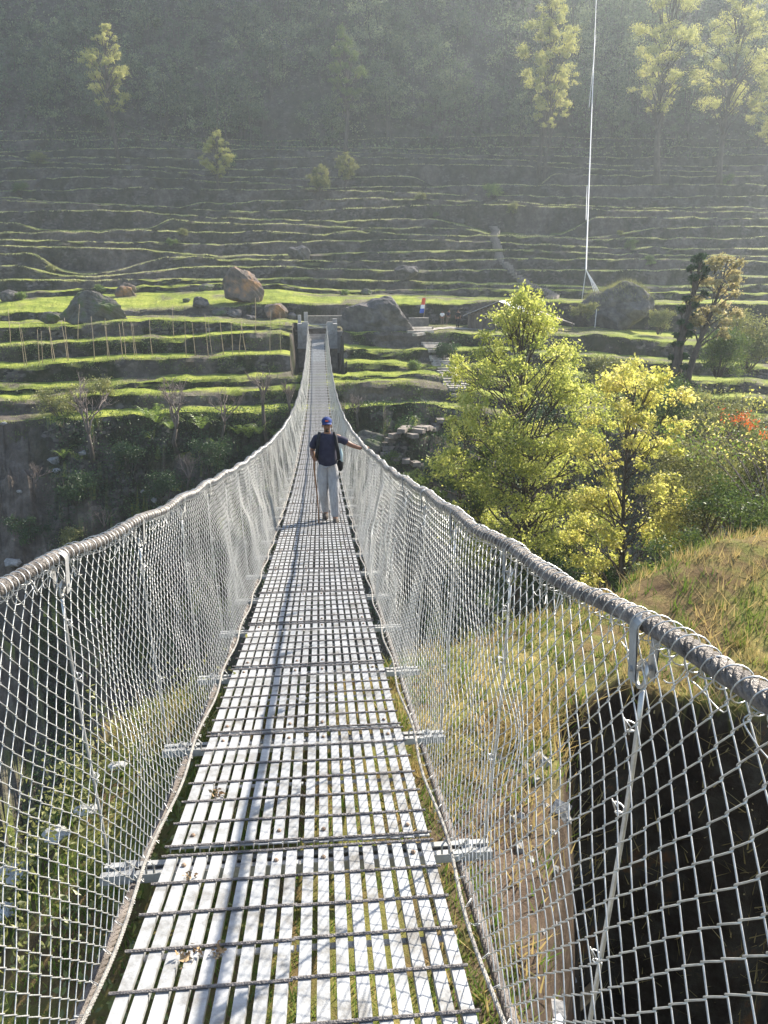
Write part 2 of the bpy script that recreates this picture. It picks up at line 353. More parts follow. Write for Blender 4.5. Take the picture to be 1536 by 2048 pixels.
for q in np.linspace(.02, 1, 30):
    Y = Yl + q * 72
    X = kx * Y
    Z = Zl + (Y - Yl) * (1.5 - .42 * ss(.12, .40, kx)) + 5 * fbm(X * .03, Y * .03, 31, 3)  # unseen crest shaped low on the right to let sun reach the terraces
    rows.append(np.stack([CAM[0] + X, Y, Z], 1))
for dy, dz in ((6, 4), (14, 3), (30, -6), (60, -40), (110, -110)):
    Y = Yl + 72 + dy; X = kx * Y; dz = dz - 30 * ss(.12, .40, kx)
    rows.append(np.stack([CAM[0] + X, Y, Zl + 108 + dz + 10 * fbm(X * .02, Y * .02, 31, 3)], 1))
G = np.stack(rows)
# level shelf for the plaza behind the tower is part of level 5 already
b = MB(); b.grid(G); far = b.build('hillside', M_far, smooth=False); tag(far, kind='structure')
# bare-earth mask
Gv = G.reshape(-1, 3)
bare = (ss(-17.0, -19.5, Gv[:, 0] + 2.5 * fbm(Gv[:, 0] * .3, Gv[:, 1] * .3, 4, 3)) * ss(57.5, 55.5, Gv[:, 1]))
pla = ss(-2, 1, Gv[:, 0]) * ss(30, 24, Gv[:, 0]) * ss(70, 71, Gv[:, 1]) * ss(79.5, 78.5, Gv[:, 1])
pth = np.exp(-((Gv[:, 0] - (-6 + 0.0 * Gv[:, 1])) / 3.0) ** 2) * ss(70, 71, Gv[:, 1]) * ss(76, 74, Gv[:, 1])
upb = ss(94, 100, Gv[:, 1]) * .35; ptc = .9 * ss(.06, .26, fbm(Gv[:, 0] * .22, Gv[:, 1] * .5, 66, 4))
bare = np.clip(np.maximum.reduce([bare, pla * .8, pth * .8, upb, ptc]), 0, 1)
am = far.data.attributes.new('bare', 'FLOAT', 'POINT'); am.data.foreach_set('value', bare.astype(np.float32))
def poly_bvh(P):
    R, C = P.shape[:2]; i = np.arange(R * C).reshape(R, C)
    q = np.stack([i[:-1, :-1], i[:-1, 1:], i[1:, 1:], i[1:, :-1]], -1).reshape(-1, 4)
    return BVHTree.FromPolygons(P.reshape(-1, 3).tolist(), q.tolist())
BF = poly_bvh(G)
def gz(x, y, tree=None):
    h = (tree or BF).ray_cast(Vector((x, y, 400)), Vector((0, 0, -1)))
    return h[0].z if h[0] is not None else -10.0
def hit(px, py):                                   # where a line of sight meets the far bank
    p = at(px, py, 10); d = Vector(p - CAM).normalized()
    h = BF.ray_cast(Vector(CAM) + d * 30, d); return h[0]

# ------------------------------------------------------------------ near bank
def near_z(X, Y):
    X = np.asarray(X, float); Y = np.asarray(Y, float)
    Yb = np.where(X > 0, 5.3 + .5 * X, 5.3 + .2 * X)
    z = -3.12 + .06 * fbm(X * 1.2, Y * 1.2, 41, 4) + .02 * fbm(X * 6, Y * 6, 43, 3)
    z = z + .42 * np.exp(-((Y - Yb + .1) / .8) ** 2) * ss(2.2, 5, X)
    s = 1.25 - .6 * ss(2, 11, X)
    z = z - s * np.maximum(Y - Yb, 0) * ss(0, 2, Y - Yb)
    z = z - .95 * np.maximum(-X - 1.0, 0) * ss(-1.0, -2.2, X)
    pit = ss(1.05, 1.6, X - .30 * np.maximum(Y - 2.6, 0) + .25 * fbm(X, Y * 1.4, 47, 3)) * ss(.15, -.2, Y - (4.55 + .10 * X) + 1.1 * fbm(X * .9 + 3, Y * .4, 45, 4))
    z = z - 3.6 * pit
    z = z + .9 * ss(6.5, 12, X) * ss(7, 0, Y) 
    z = z + ss(0, 6, np.abs(X) + np.maximum(Y - 4, 0)) * .35 * fbm(X * .5, Y * .5, 49, 4)
    return np.maximum(z, -27.5 + .5 * fbm(X * .4, Y * .4, 3))
xs = np.concatenate([np.arange(-26, -6, .5), np.arange(-6, 7, .07), np.arange(7, 34, .4)])
ys = np.concatenate([np.arange(-12, -1, .5), np.arange(-1, 9, .07), np.arange(9, 32, .35)])
XX, YY = np.meshgrid(xs, ys); NG = np.stack([XX, YY, near_z(XX, YY)], -1)
b = MB(); b.grid(NG); nearo = b.build('ground', M_near, smooth=True); tag(nearo, kind='structure')
nb = np.clip(ss(.35, .95, XX + .5 * fbm(XX * 2, YY * 2, 3)) * ss(2.2, 1.2, XX) * ss(4.6, 3.8, YY + fbm(XX, YY, 2)), 0, 1).ravel()
am = nearo.data.attributes.new('bare', 'FLOAT', 'POINT'); am.data.foreach_set('value', nb.astype(np.float32))

# ------------------------------------------------------------------ the bridge
def dk(Y): Y = np.asarray(Y, float); return -(1.7 + .19 * Y - .00218 * Y * Y)
SP = 1.2; J0 = 2.71 - 2 * SP; NJ = 59; YE = 71.0
WH = .545
bridge = thing('suspension_bridge', (0, 0, float(dk(0))), 'long sagging footbridge with galvanised slatted deck and chain-link sides', 'bridge')
bl = np.array([0, 0, float(dk(0))])
def bpart(mb, name, m, smooth=False, parent=None):
    o = mb.build(name, m, smooth=smooth); (o.__setattr__('location', -bl) if parent is None else None)
    kid(parent if parent is not None else bridge, o)
    return o
def bparent(o, parent): kid(parent, o); return o
# deck panel prototype: origin at joint centre, runs +y for SP
def panel_mesh(side, seed):
    g = np.random.default_rng(seed); s = MB(); r = MB(); bo = []
    x0 = .003 if side > 0 else -WH
    Wp = WH - .003
    for i in range(9):
        x = x0 + (i + .5) * Wp / 9
        wd = Wp / 9 * .66
        y0 = .009 + g.uniform(-.004, .004); y1 = SP - .009 + g.uniform(-.004, .004)
        z = g.uniform(-.002, .002)
        s.box((x + g.uniform(-.002, .002), (y0 + y1) / 2, -.004 + z), (wd, y1 - y0, .005), rz=g.uniform(-.003, .003))
        s.box((x - wd / 2 + .0015, (y0 + y1) / 2, -.0155 + z), (.003, y1 - y0 - .004, .018))
        s.box((x + wd / 2 - .0015, (y0 + y1) / 2, -.0155 + z), (.003, y1 - y0 - .004, .018))
        if i in (1, 7):
            for yy in (.10, SP - .10):
                a = np.arange(6) * math.pi / 3
                ring = [np.stack([x + rr * np.cos(a), yy + rr * np.sin(a), np.full(6, zz)], 1) for rr, zz in ((.010, 0), (.010, .006), (.006, .010), (.0005, .0105))]
                b1 = MB(); b1.grid(np.stack(ring), close=True); bo.append(b1)
    for k in range(7):
        y = .022 + k * (SP - .044) / 6 + (g.uniform(-.006, .006) if 0 < k < 6 else 0)
        xs_ = np.linspace(x0 - .01, x0 + Wp + .004, 7)
        r.tube(np.stack([xs_, y + .012 * xs_ + g.uniform(-.002, .002), np.full(7, .0045)], 1), .0055, 6)
    # frame under the slats
    for yy in (.07, SP / 2, SP - .07): s.box((x0 + Wp / 2, yy, -.029), (Wp, .028, .006))
    return s, r, bo
protos = {}
for side in (-1, 1):
    for v in range(3):
        s, r, bo = panel_mesh(side, 10 + side * 3 + v)
        so_ = s.build('deck_panel', M_slat); ro = r.build('cross_rods', M_rod)
        protos[(side, v)] = (so_, ro, *[q.build('bolt_head', M_bolt) for q in bo])
used = set(); stuffpan = []
for j in range(NJ):
    ya, yb = J0 + j * SP, J0 + (j + 1) * SP
    za, zb = float(dk(ya)), float(dk(yb)); ang = math.atan2(zb - za, yb - ya)
    for side in (-1, 1):
        key = (side, j % 3); first = key not in used; used.add(key)
        pr = protos[key]
        if j >= 50: stuffpan.append((key, ya, za, ang)); continue
        o = pr[0] if first else pr[0].copy()
        if not first: COL.objects.link(o)
        o.location = np.array([random.uniform(-.003, .003), ya, za + random.uniform(-.002, .002)]) - bl; o.rotation_euler = (ang + random.uniform(-.003, .003), 0, random.uniform(-.004, .004))
        o.parent = bridge
        for c0 in pr[1:]:
            c = c0 if first else c0.copy()
            if not first: COL.objects.link(c)
            c.parent = o
sm = MB()
for key, ya, za, ang in stuffpan:
    for q in protos[key][:2]:
        me = q.data; V = np.zeros(len(me.vertices) * 3, np.float32); me.vertices.foreach_get('co', V); V = V.reshape(-1, 3)
        c_, s_ = math.cos(ang), math.sin(ang); V2 = V.copy(); V2[:, 1] = V[:, 1] * c_ - V[:, 2] * s_ + ya; V2[:, 2] = V[:, 1] * s_ + V[:, 2] * c_ + za
        qs = [list(p.vertices) for p in me.polygons if len(p.vertices) == 4]
        sm.add(V2, qs)
o = bpart(sm, 'deck_panel', M_slat); o['kind'] = 'stuff'
# crossbeams
cb = MB()
for dy in (-.034, .034):
    cb.box((0, dy, -.058), (1.60, .036, .005)); cb.box((0, dy + (.016 if dy > 0 else -.016), -.0735), (1.60, .005, .026)); cb.box((0, dy, -.089), (1.60, .036, .005))
    
for sx in (-1, 1):
    cb.box((sx * .70, 0, -.0535), (.05, .11, .004)); cb.tube([(sx * .70, 0, -.06), (sx * .70, 0, -.025)], .009, 6); cb.box((sx * .70, 0, -.046), (.026, .026, .012), rz=.4)
    cb.tube([(sx * .615, -.055, -.05), (sx * .615, -.055, -.012), (sx * .60, -.05, .004), (sx * .585, -.055, -.012), (sx * .585, -.055, -.05)], .005, 5)
cbp = cb.build('crossbeam', M_beam)
HJ = [J0 + j * SP for j in range(NJ + 1)]
for j, y in enumerate(HJ):
    o = cbp if j == 0 else cbp.copy()
    if j: COL.objects.link(o)
    o.location = np.array([0, y, float(dk(y)) - .008]) - bl; o.parent = bridge; o.rotation_euler = (math.atan(-.19 + .00436 * y), 0, .012)
# handrail cables
HX, HZ = .83, 1.27
def rail(side, Y):
    Y = np.asarray(Y, float)
    return np.stack([side * (HX + .012 * np.sin(Y * 1.3 + side)), Y, dk(Y) + HZ + .010 * np.cos((Y - J0) * 2 * math.pi / SP)], -1)
def wirerope(path, rc, rs, lay, ns=6, k=6, step=.012):
    mb = MB(); L = np.linalg.norm(np.diff(path, axis=0), axis=1).sum(); n = max(4, int(L / step))
    d = np.concatenate([[0], np.cumsum(np.linalg.norm(np.diff(path, axis=0), axis=1))]); t = np.linspace(0, L, n)
    P = np.stack([np.interp(t, d, path[:, i]) for i in range(3)], 1)
    T = np.gradient(P, axis=0); T /= np.linalg.norm(T, axis=1, keepdims=True); A = np.cross(T, [1, 0, 0.0]); A /= np.linalg.norm(A, axis=1, keepdims=True); B = np.cross(T, A)
    for s in range(ns):
        ph = t * 2 * math.pi / lay + s * 2 * math.pi / ns
        mb.tube(P + (A * np.cos(ph)[:, None] + B * np.sin(ph)[:, None]) * rc, rs, k)
    return mb
YN = -1.5
for side in (-1, 1):
    yy = np.linspace(YN, 14, 200)
    mb = wirerope(rail(side, yy), .0150, .0086, .15)
    yf = np.linspace(14, YE + 1.2, 240); mb.tube(rail(side, yf), .0205, 6)
    bpart(mb, 'handrail_cable', M_cable, True)
    # lashing wire wound round the cable
    t = np.linspace(YN, YE, 26000 if True else 0); P = rail(side, t)
    wob = .5 + fbm(t * 9, 0 * t, side + 3, 2)
    ph = t * 2 * math.pi / .052 + 3 * fbm(t * 1.7, 0 * t, 8, 2)
    rr = .026 + .012 * np.clip(wob, 0, 1)
    mb = MB(); Q = P + np.stack([rr * np.cos(ph), .014 * fbm(t * 20, 0 * t, 5, 2), rr * np.sin(ph) - .006], 1)
    mb.tube(Q[t < 24], .0016, 4); mb.tube(Q[(t >= 24)][::2], .0018, 3)
    # loose tangled loops of spare wire
    for q in range(70):
        y = random.uniform(0.4, 16); c = rail(side, y) + np.array([0, 0, -.05]); a = np.linspace(0, random.uniform(4, 9), 26); R_ = random.uniform(.022, .05)
        mb.tube(c + np.stack([.02 * np.sin(a * 1.3 + q), R_ * np.cos(a) * 1.2, R_ * np.sin(a) + .012 * np.cos(a * 2.3)], 1), .0015, 4)
    bpart(mb, 'lashing_wire', M_galv, True)
    # main deck cable and thin edge rope
    yy = np.linspace(YN, 14, 200)
    mb = wirerope(np.stack([side * .665 + 0 * yy, yy, dk(yy) - .11], 1), .0115, .0085, .2)
    yf = np.linspace(14, YE + 1, 200); mb.tube(np.stack([side * .665 + 0 * yf, yf, dk(yf) - .11], 1), .019, 6)
    bpart(mb, 'deck_cable', M_cable2, True)
    mb = wirerope(np.stack([side * (.60 + .012 * np.cos((yy - J0) * 2 * math.pi / SP)), yy, dk(yy) + .004], 1), .0045, .0035, .07, ns=5, k=4)
    mb.tube(np.stack([side * .60 + 0 * yf, yf, dk(yf) + .004], 1), .007, 5)
    bpart(mb, 'edge_rope', M_rope, True)
    # chain-link mesh
    PW, DV = .038, .042
    def surf(s, v, yo=0):
        top = rail(side, s); X1 = side * .625
        bul = .07 * np.sin(math.pi * v) * (1 + 1.3 * vn(s * .8, v * 1.5, 5 + side)) + .09 * fbm(s * 1.1, v * 2.2, 60 + side, 3) * np.sin(math.pi * v)
        X = top[..., 0] * (1 - v) + X1 * v + side * bul * .75 - side * .05 * np.sin(math.pi * v)
        Z = (top[..., 2] - .02) * (1 - v) + (dk(s) + .0) * v
        return np.stack([X, s + .06 * fbm(s * 1.1, v * 2.6, 71, 2), Z], -1)
    def link(ya, yb, sub, rad_, k, PW=PW, DV=DV):
        n = int((yb - ya) / PW); i = np.arange(n); H = 31 if DV < .05 else 22
        us = [0, .10, .5, .90] if sub else [0]
        hh, uu = np.meshgrid(np.arange(H), us, indexing='ij'); u = (hh + uu).ravel(); fr = u - np.floor(u); fl = np.floor(u)
        tri = np.where(fl % 2 == 0, 1 - 2 * fr, -1 + 2 * fr)
        amp = PW / 2 + .0032
        nofs = np.where(fr == 0, 0, np.where(fl % 2 == 0, .0030, -.0030))
        sgn = np.where(i % 2 == 0, 1, -1)[:, None]
        S = ya + i[:, None] * PW + sgn * tri[None] * amp
        V = np.broadcast_to((u / H)[None], S.shape)
        V = np.clip(V + .004 * fbm(S * 3, V * 9, 15, 2), 0, 1.0)
        P = surf(S, V); P[..., 0] += side * nofs[None] * sgn
        ref = np.zeros_like(P); ref[..., 0] = 1.0; ref[..., 2] = .12
        mb.tubes(P, ref, rad_, k)
    mb = MB()
    link(.55, 11, True, .0019, 4); link(11.02, 20, True, .0014, 3); link(20.02, 40, False, .0014, 3); link(40.05, YE, False, .0020, 3, .055, .06)
    # tie wires to the edge rope
    for q in range(170):
        y = .7 + q * .14; p = surf(np.array(y), np.array(.985)); e = np.array([side * .60, y + random.uniform(-.03, .03), float(dk(y)) - .003])
        mb.tube([p, (p + e) / 2 + np.array([0, .01, -.02]), e + np.array([-side * .01, 0, .008]), e + np.array([-side * .008, .006, -.012]), p + np.array([0, .01, -.008])], .0016, 4)
    bpart(mb, 'chain_link_mesh', M_galv, True)
# hangers
def hanger_mesh(side):
    h = MB(); n = 14; v = np.linspace(0, 1, n)
    X = side * (.775 + (HX - .775) * v + .012 * np.sin(v * math.pi)); Z = -.05 + (HZ - .15 + .05) * v
    h.tube(np.stack([X, .012 * np.sin(v * 5), Z], 1), .0062, 6)
    a = np.linspace(0, 2 * math.pi, 15); c = np.array([side * HX, 0, HZ - .115])
    h.tube(c + np.stack([.004 * np.sin(a), .024 * np.cos(a), .030 * np.sin(a)], 1), .0055, 6)
    k = MB()
    # flat strap folded over the cable
    a = np.linspace(-.2 * math.pi, 1.2 * math.pi, 13); st = []
    zs = [(-.025, -.115), (-.024, -.05)]
    prof = [(-.020, -.125), (-.0235, -.05)] + [(-.0265 * math.cos(t), .0265 * math.sin(t)) for t in np.linspace(0, math.pi, 9)] + [(.0235, -.05), (.020, -.125)]
    for (x, z), nx in zip(prof, range(len(prof))):
        st.append([[side * HX + x, -.02, HZ + z], [side * HX + x, .02, HZ + z]])
    S_ = np.array(st); k.grid(S_)
    S2 = S_.copy(); cx = np.array([side * HX, 0, HZ - .03]); S2 = (S2 - cx) * np.array([1.14, 1, 1.045]) + cx; k.grid(S2[::-1])
    k.tube([(side * HX - .03, 0, HZ - .10), (side * HX + .03, 0, HZ - .10)], .007, 6)
    ws = []
    for zz in (.34, .78, 1.0):
        w = MB(); ws.append(w)
        vv = (zz + .05) / (HZ - .1); x = side * (.775 + (HX - .775) * vv)
        a = np.linspace(0, 9, 30); w.tube(np.stack([x + .011 * np.cos(a), .012 * np.sin(a) + .002 * a, zz + .0025 * a], 1), .0022, 4)
        w.tube([(x, .012, zz + .01), (x - .012, .03, zz + .028), (x, .02, zz - .012)], .002, 4)
    return h, k, ws
hp = {}
for side in (-1, 1):
    h, k, w_ = hanger_mesh(side); hp[side] = (h.build('hanger_rod', M_galv, smooth=True), k.build('cable_clamp', M_beam, smooth=False), *[q.build('tie_wire', M_galv, smooth=True) for q in w_])
hs = MB()
for j, y in enumerate(HJ):
    for side in (-1, 1):
        pr = hp[side]; loc = np.array([0, y, float(dk(y))])
        if j >= 50:
            X = side * np.array([.775, HX]); hs.tube([(X[0], y, loc[2] - .03), (X[1], y, loc[2] + HZ - .02)], .008, 4); continue
        o = pr[0] if j == 0 else pr[0].copy()
        if j: COL.objects.link(o)
        o.location = loc - bl; o.parent = bridge
        for c0 in pr[1:]:
            c = c0 if j == 0 else c0.copy()
            if j: COL.objects.link(c)
            c.parent = o
o = bpart(hs, 'hanger_rod', M_galv); o['kind'] = 'stuff'

# dead leaves and debris on the deck
for (x, y, s, lab) in ((-.34, 2.05, .030, 'pale crumbled leaf clump on the left half of the nearest deck panels'), (-.25, 2.06, .024, 'brown crumpled leaf beside the pale clump on the near deck'), (-.40, 3.16, .030, 'dark brown curled leaf on the left slats below the second crossbeam'),
                       (-.42, 2.5, .018, 'small dry leaf scrap near the left deck edge'), (-.02, 1.62, .022, 'tan leaf scrap caught at the centre gap of the deck')):
    c = np.array([x, y, float(dk(y)) + .012]); b = MB(); g = np.random.default_rng(int(s * 9999 + x * 100))
    b.leaves(c + g.normal(size=(26, 3)) * np.array([s * .5, s * .6, .006]), s * .9, seed=3)
    o = b.build('dead_leaf', M_straw, loc=c); tag(o, lab, 'dead leaf', 'dead leaves on the deck')

# ------------------------------------------------------------------ the far tower and abutment
tz = float(dk(YE)); TY = YE + .2
tw = thing('bridge_tower', (0, TY, tz - 3.6), 'twin concrete pillars on stone piers holding the far end of the bridge', 'bridge tower')
tl = np.array([0, TY, tz - 3.6])
for sx in (-1, 1):
    m_ = MB(); m_.box((sx * 1.30, TY + .6, tz + .35), (.95, 1.6, 2.1)); m_.box((sx * 1.12, TY - .1, tz + .95), (.55, .5, 1.25)); m_.box((sx * 1.3, TY + .5, tz - .72), (1.06, 1.75, .12))
    o = m_.build('pillar', M_conc, smooth=False); o.location = -tl; o.parent = tw
    m_ = MB(); m_.box((sx * 1.30, TY + .65, tz - 2.2), (.92, 1.5, 2.84), taper=.97); m_.box((sx * 1.3, TY + .6, tz - 3.7), (1.1, 1.7, .2))
    o = m_.build('pier', M_masonry); o.location = -tl; o.parent = tw
m_ = MB(); m_.box((-1.62, TY + 1.5, tz + 1.75), (.3, .5, .75)); m_.box((1.6, TY + 1.5, tz + 1.55), (.4, .6, .5)); m_.box((-1.05, TY + 2.6, tz + 1.9), (.35, .5, .9))
o = m_.build('cap_block', M_conc); o.location = -tl; o.parent = tw
for q in range(5):
    m_ = MB(); m_.box((0, TY + 1.0 + q * .36, tz + .10 + q * .22), (1.6, .38, .24)); o = m_.build('step', M_conc); o.location = -tl; o.parent = tw
for q in range(3):
    m_ = MB(); m_.tube([(-.85, TY - .05 + q * .5, tz + 1.35 - .18 * q), (.85, TY - .05 + q * .5, tz + 1.35 - .18 * q)], .03, 6); o = m_.build('crossbar', M_galv); o.location = -tl; o.parent = tw
m_ = MB(); m_.box((0, TY + .5, tz - .28), (1.7, 1.6, .5)); o = m_.build('sill', M_conc); o.location = -tl; o.parent = tw

def wall(name, label, p0, p1, z0, z1, th, m, cat='wall', holes=0, cope=None):
    p0 = np.array(p0); p1 = np.array(p1); L = np.linalg.norm(p1 - p0); c = (p0 + p1) / 2; rz = math.atan2(p1[1] - p0[1], p1[0] - p0[0])
    t = thing(name, (c[0], c[1], z0), label, cat, rz=rz)
    n = max(4, int(L / .25)); k = max(4, int((z1 - z0) / .25)); xs_ = np.linspace(-L / 2, L / 2, n); zs_ = np.linspace(0, z1 - z0, k)
    mb = MB()
    loop = [(-th / 2, z) for z in zs_] + [(th / 2, z) for z in zs_[::-1]]
    P = np.array([[[x, y + .02 * float(vn(x * 2.3, z * 2.3, y)), z + (.03 * float(vn(x * 1.3, 0, 2)) if z > 0 else 0)] for (y, z) in loop] for x in xs_])
    mb.grid(P, close=True)
    for e in (0, -1): mb.box((xs_[e], 0, (z1 - z0) / 2), (.03, th, z1 - z0 - .02))
    o = mb.build('wall_face', m); o.parent = t
    if holes:
        hb = MB()
        for r in range(3):
            for q in range(4): hb.tube([(-L / 2 + L * (.16 + .22 * q + .06 * (r % 2)), -th / 2 - .015, (z1 - z0) * (.75 - .27 * r)), (-L / 2 + L * (.16 + .22 * q + .06 * (r % 2)), -th / 2 + .06, (z1 - z0) * (.75 - .27 * r))], .05, 8)
        o = hb.build('weep_holes', M_black); o.parent = t
    if cope:
        cb_ = MB(); cb_.box((0, 0, z1 - z0 + .05), (L + .05, th + .1, .08)); o = cb_.build('coping', cope); o.parent = t
    return t
a0 = at(672, 664, TY + .2); a1 = at(722, 662, TY + 1.0)
wall('retaining_wall', 'grey concrete retaining wall with rows of weep holes right of the far pillar', a0[:2], a1[:2], at(680, 706, TY)[2], at(680, 662, TY)[2], .5, M_conc, holes=1)
a0 = at(614, 640, TY + 4.2); a1 = at(722, 640, TY + 4.2)
wall('courtyard_wall', 'low dark stone wall with pale coping behind the far end of the bridge', a0[:2], a1[:2], at(660, 655, TY + 4.2)[2], at(660, 633, TY + 4.2)[2], .45, M_masonry, cope=M_stair)
a0 = at(818, 660, 76); a1 = at(856, 658, 76)
wall('shrine_wall', 'square stone platform wall under the flag', a0[:2], a1[:2], at(840, 662, 76)[2] - .4, at(840, 637, 76)[2], .6, M_masonry, cope=M_stair)
a0 = at(855, 668, 74); a1 = at(905, 662, 74.5)
wall('path_wall', 'low pale dry-stone wall along the path left of the hut', a0[:2], a1[:2], at(870, 676, 74)[2] - .3, at(870, 657, 74)[2], .5, M_stair)

# ------------------------------------------------------------------ boulders
def rock(name, label, px, py, Y, size, m, seed, cat='boulder', group=None, drop=.25, sharp=1.0, z=None, tree=None):
    g = np.random.default_rng(seed); nu, nv = (72, 44) if max(size) > 2 else (36, 22)
    th = np.linspace(0, 2 * math.pi, nu, endpoint=False); ph = np.linspace(.02, math.pi - .02, nv)
    T_, P_ = np.meshgrid(th, ph); d = np.stack([np.sin(P_) * np.cos(T_), np.sin(P_) * np.sin(T_), np.cos(P_)], -1)
    r = np.ones(T_.shape)
    for q in range(15):                                # planar facets
        nrm = g.normal(size=3); nrm /= np.linalg.norm(nrm); h = g.uniform(.55, .92); dt = d @ nrm
        r = np.minimum(r, np.where(dt > .05, h / np.maximum(dt, .05), 9))
    r = r * (1 + sharp * .26 * fbm(d[..., 0] * 1.8 + 7 + d[..., 2] * .7, d[..., 1] * 1.8 + d[..., 2] * 1.7, seed, 6) + .05 * np.abs(fbm(d[..., 0] * 7 + 9, d[..., 2] * 7 + d[..., 1] * 5, seed, 3)))
    V = d * r[..., None] * np.array(size) / 2
    mb = MB(); mb.grid(V, close=True)
    for q, s_ in ((0, 1), (nv - 1, -1)):
        c = V[q].mean(0); mb.add(np.concatenate([V[q], [c]]), None, [[nu, i, (i + 1) % nu] if s_ > 0 else [nu, (i + 1) % nu, i] for i in range(nu)])
    o = mb.build(name, m, smooth=False)
    p = at(px, py, Y); zz = (gz(p[0], Y) if z is None else z)
    o.location = (p[0], Y, zz + size[2] * (.5 - drop)); tag(o, label, cat, group)
    return o
def rz_(px, py, Y): return at(px, py, Y)[2]
rock('boulder', 'big grey boulder with an orange sloping top on the left field', 488, 570, 82, (4.3, 3.6, 4.4), M_rock_or, 3, drop=.18)
rock('boulder', 'squat pale boulder right of the orange topped one above the bridge end', 548, 612, 78.5, (2.8, 2.4, 2.2), M_rock_or, 4, drop=.2)
rock('boulder', 'broad mossy dark boulder on the upper left terrace behind the bean poles', 190, 615, 72, (6.2, 4.0, 3.6), M_moss, 15, drop=.25)
rock('boulder', 'tilted orange sided rock slab on a left lit terrace', 248, 545, 90, (2.6, 1.6, 2.0), M_rock_or, 6, drop=.2)
rock('boulder', 'huge dark mossy outcrop right of the far bridge tower', 765, 660, 70, (7.4, 5.0, 5.0), M_rock, 17, drop=.12, z=float(at(765, 700, 70)[2]))
rock('boulder', 'rounded grey boulder on a high terrace right of centre', 812, 532, 97, (3.2, 2.6, 2.4), M_rock, 8, drop=.15)
rock('boulder', 'grey boulder on the high terraces above the orange rock', 598, 497, 104, (2.8, 2.2, 2.2), M_rock, 9, drop=.15)
rock('boulder', 'dome of earth and rock with shaggy grass crest beside the cable anchor', 1235, 625, 78, (7.4, 5.5, 5.6), M_rock, 10, drop=.22)
rock('boulder', 'brown mossy rock beside the bridge under the bare stump trees', 728, 870, 50.5, (3.0, 2.2, 2.6), M_moss, 11, drop=.3)
for i, (px, py, Y, s_) in enumerate(((95, 603, 74, 1.8), (400, 612, 80, 1.6), (440, 615, 79.5, 1.3), (468, 612, 79.5, 1.5), (410, 562, 92, 1.5), (15, 548, 90, 1.8), (735, 600, 92, 1.2), (583, 612, 79, 1.1), (372, 598, 84, .8), (500, 622, 77, .9))):
    rock('field_rock', ['low brown rock left of the broad mossy boulder', 'flat rock first in the row below the green field', 'second brown rock in the row below the green field', 'third rock in the row nearest the squat boulder', 'small rock on the terrace just left of the orange boulder',
          'rock face at the left frame edge on the lit terraces', 'small dark rock at the foot of the terraces in line with the big outcrop', 'dark round stone right of the squat boulder', 'little stone alone on the green left field', 'small stone under the orange topped boulder'][i], px, py, Y, (s_ * 1.3, s_, s_ * .8), M_rock if i % 2 else M_moss, 20 + i, 'rock', 'rocks on the fields')
PL = [(392 // 2.36, 910, 47, 1.0), (110, 925, 46, 1.3), (25, 1130, 38, 1.5), (112, 945, 45, .9), (285, 985, 43, .6), (8, 850, 50, .7), (310, 1003, 42, .7), (40, 985, 43, .6)]
for i, (px, py, Y, s_) in enumerate(PL):
    h_ = hit(px, py)
    if h_ is None: continue
    rock('pale_stone', ['pale flat stone below the tallest bare tree on the left slope', 'upright pale stone on the landslip edge', 'pale block at the left edge above the handrail', 'grey stone beside the upright pale one', 'pale stone in the dark bush right of the slope', 'small white stone high on the landslip', 'faint blue-grey stone low in the dark gully', 'small stone midway down the landslip'][i],
         px, py, h_.y, (s_ * .75, s_ * .6, s_ * .45), M_pale, 40 + i, 'stone', 'pale stones on the gully slope', z=h_.z)

_d = [o for o in COL.objects if o.get('label', '').startswith('dome of earth')][0]
g = np.random.default_rng(3); b = MB(); a = g.uniform(0, 6.28, 900); q_ = g.uniform(0, .42, 900) ** .8; zt_ = np.array([v.co[:] for v in _d.data.vertices]); up = zt_[zt_[:, 2] > 1.1]
b.blades(np.repeat(up, 4, 0) + g.normal(size=(len(up) * 4, 3)) * .12, .28, .03, 3, 1.3); o = b.build('crest_grass', L_olive, parent=_d)
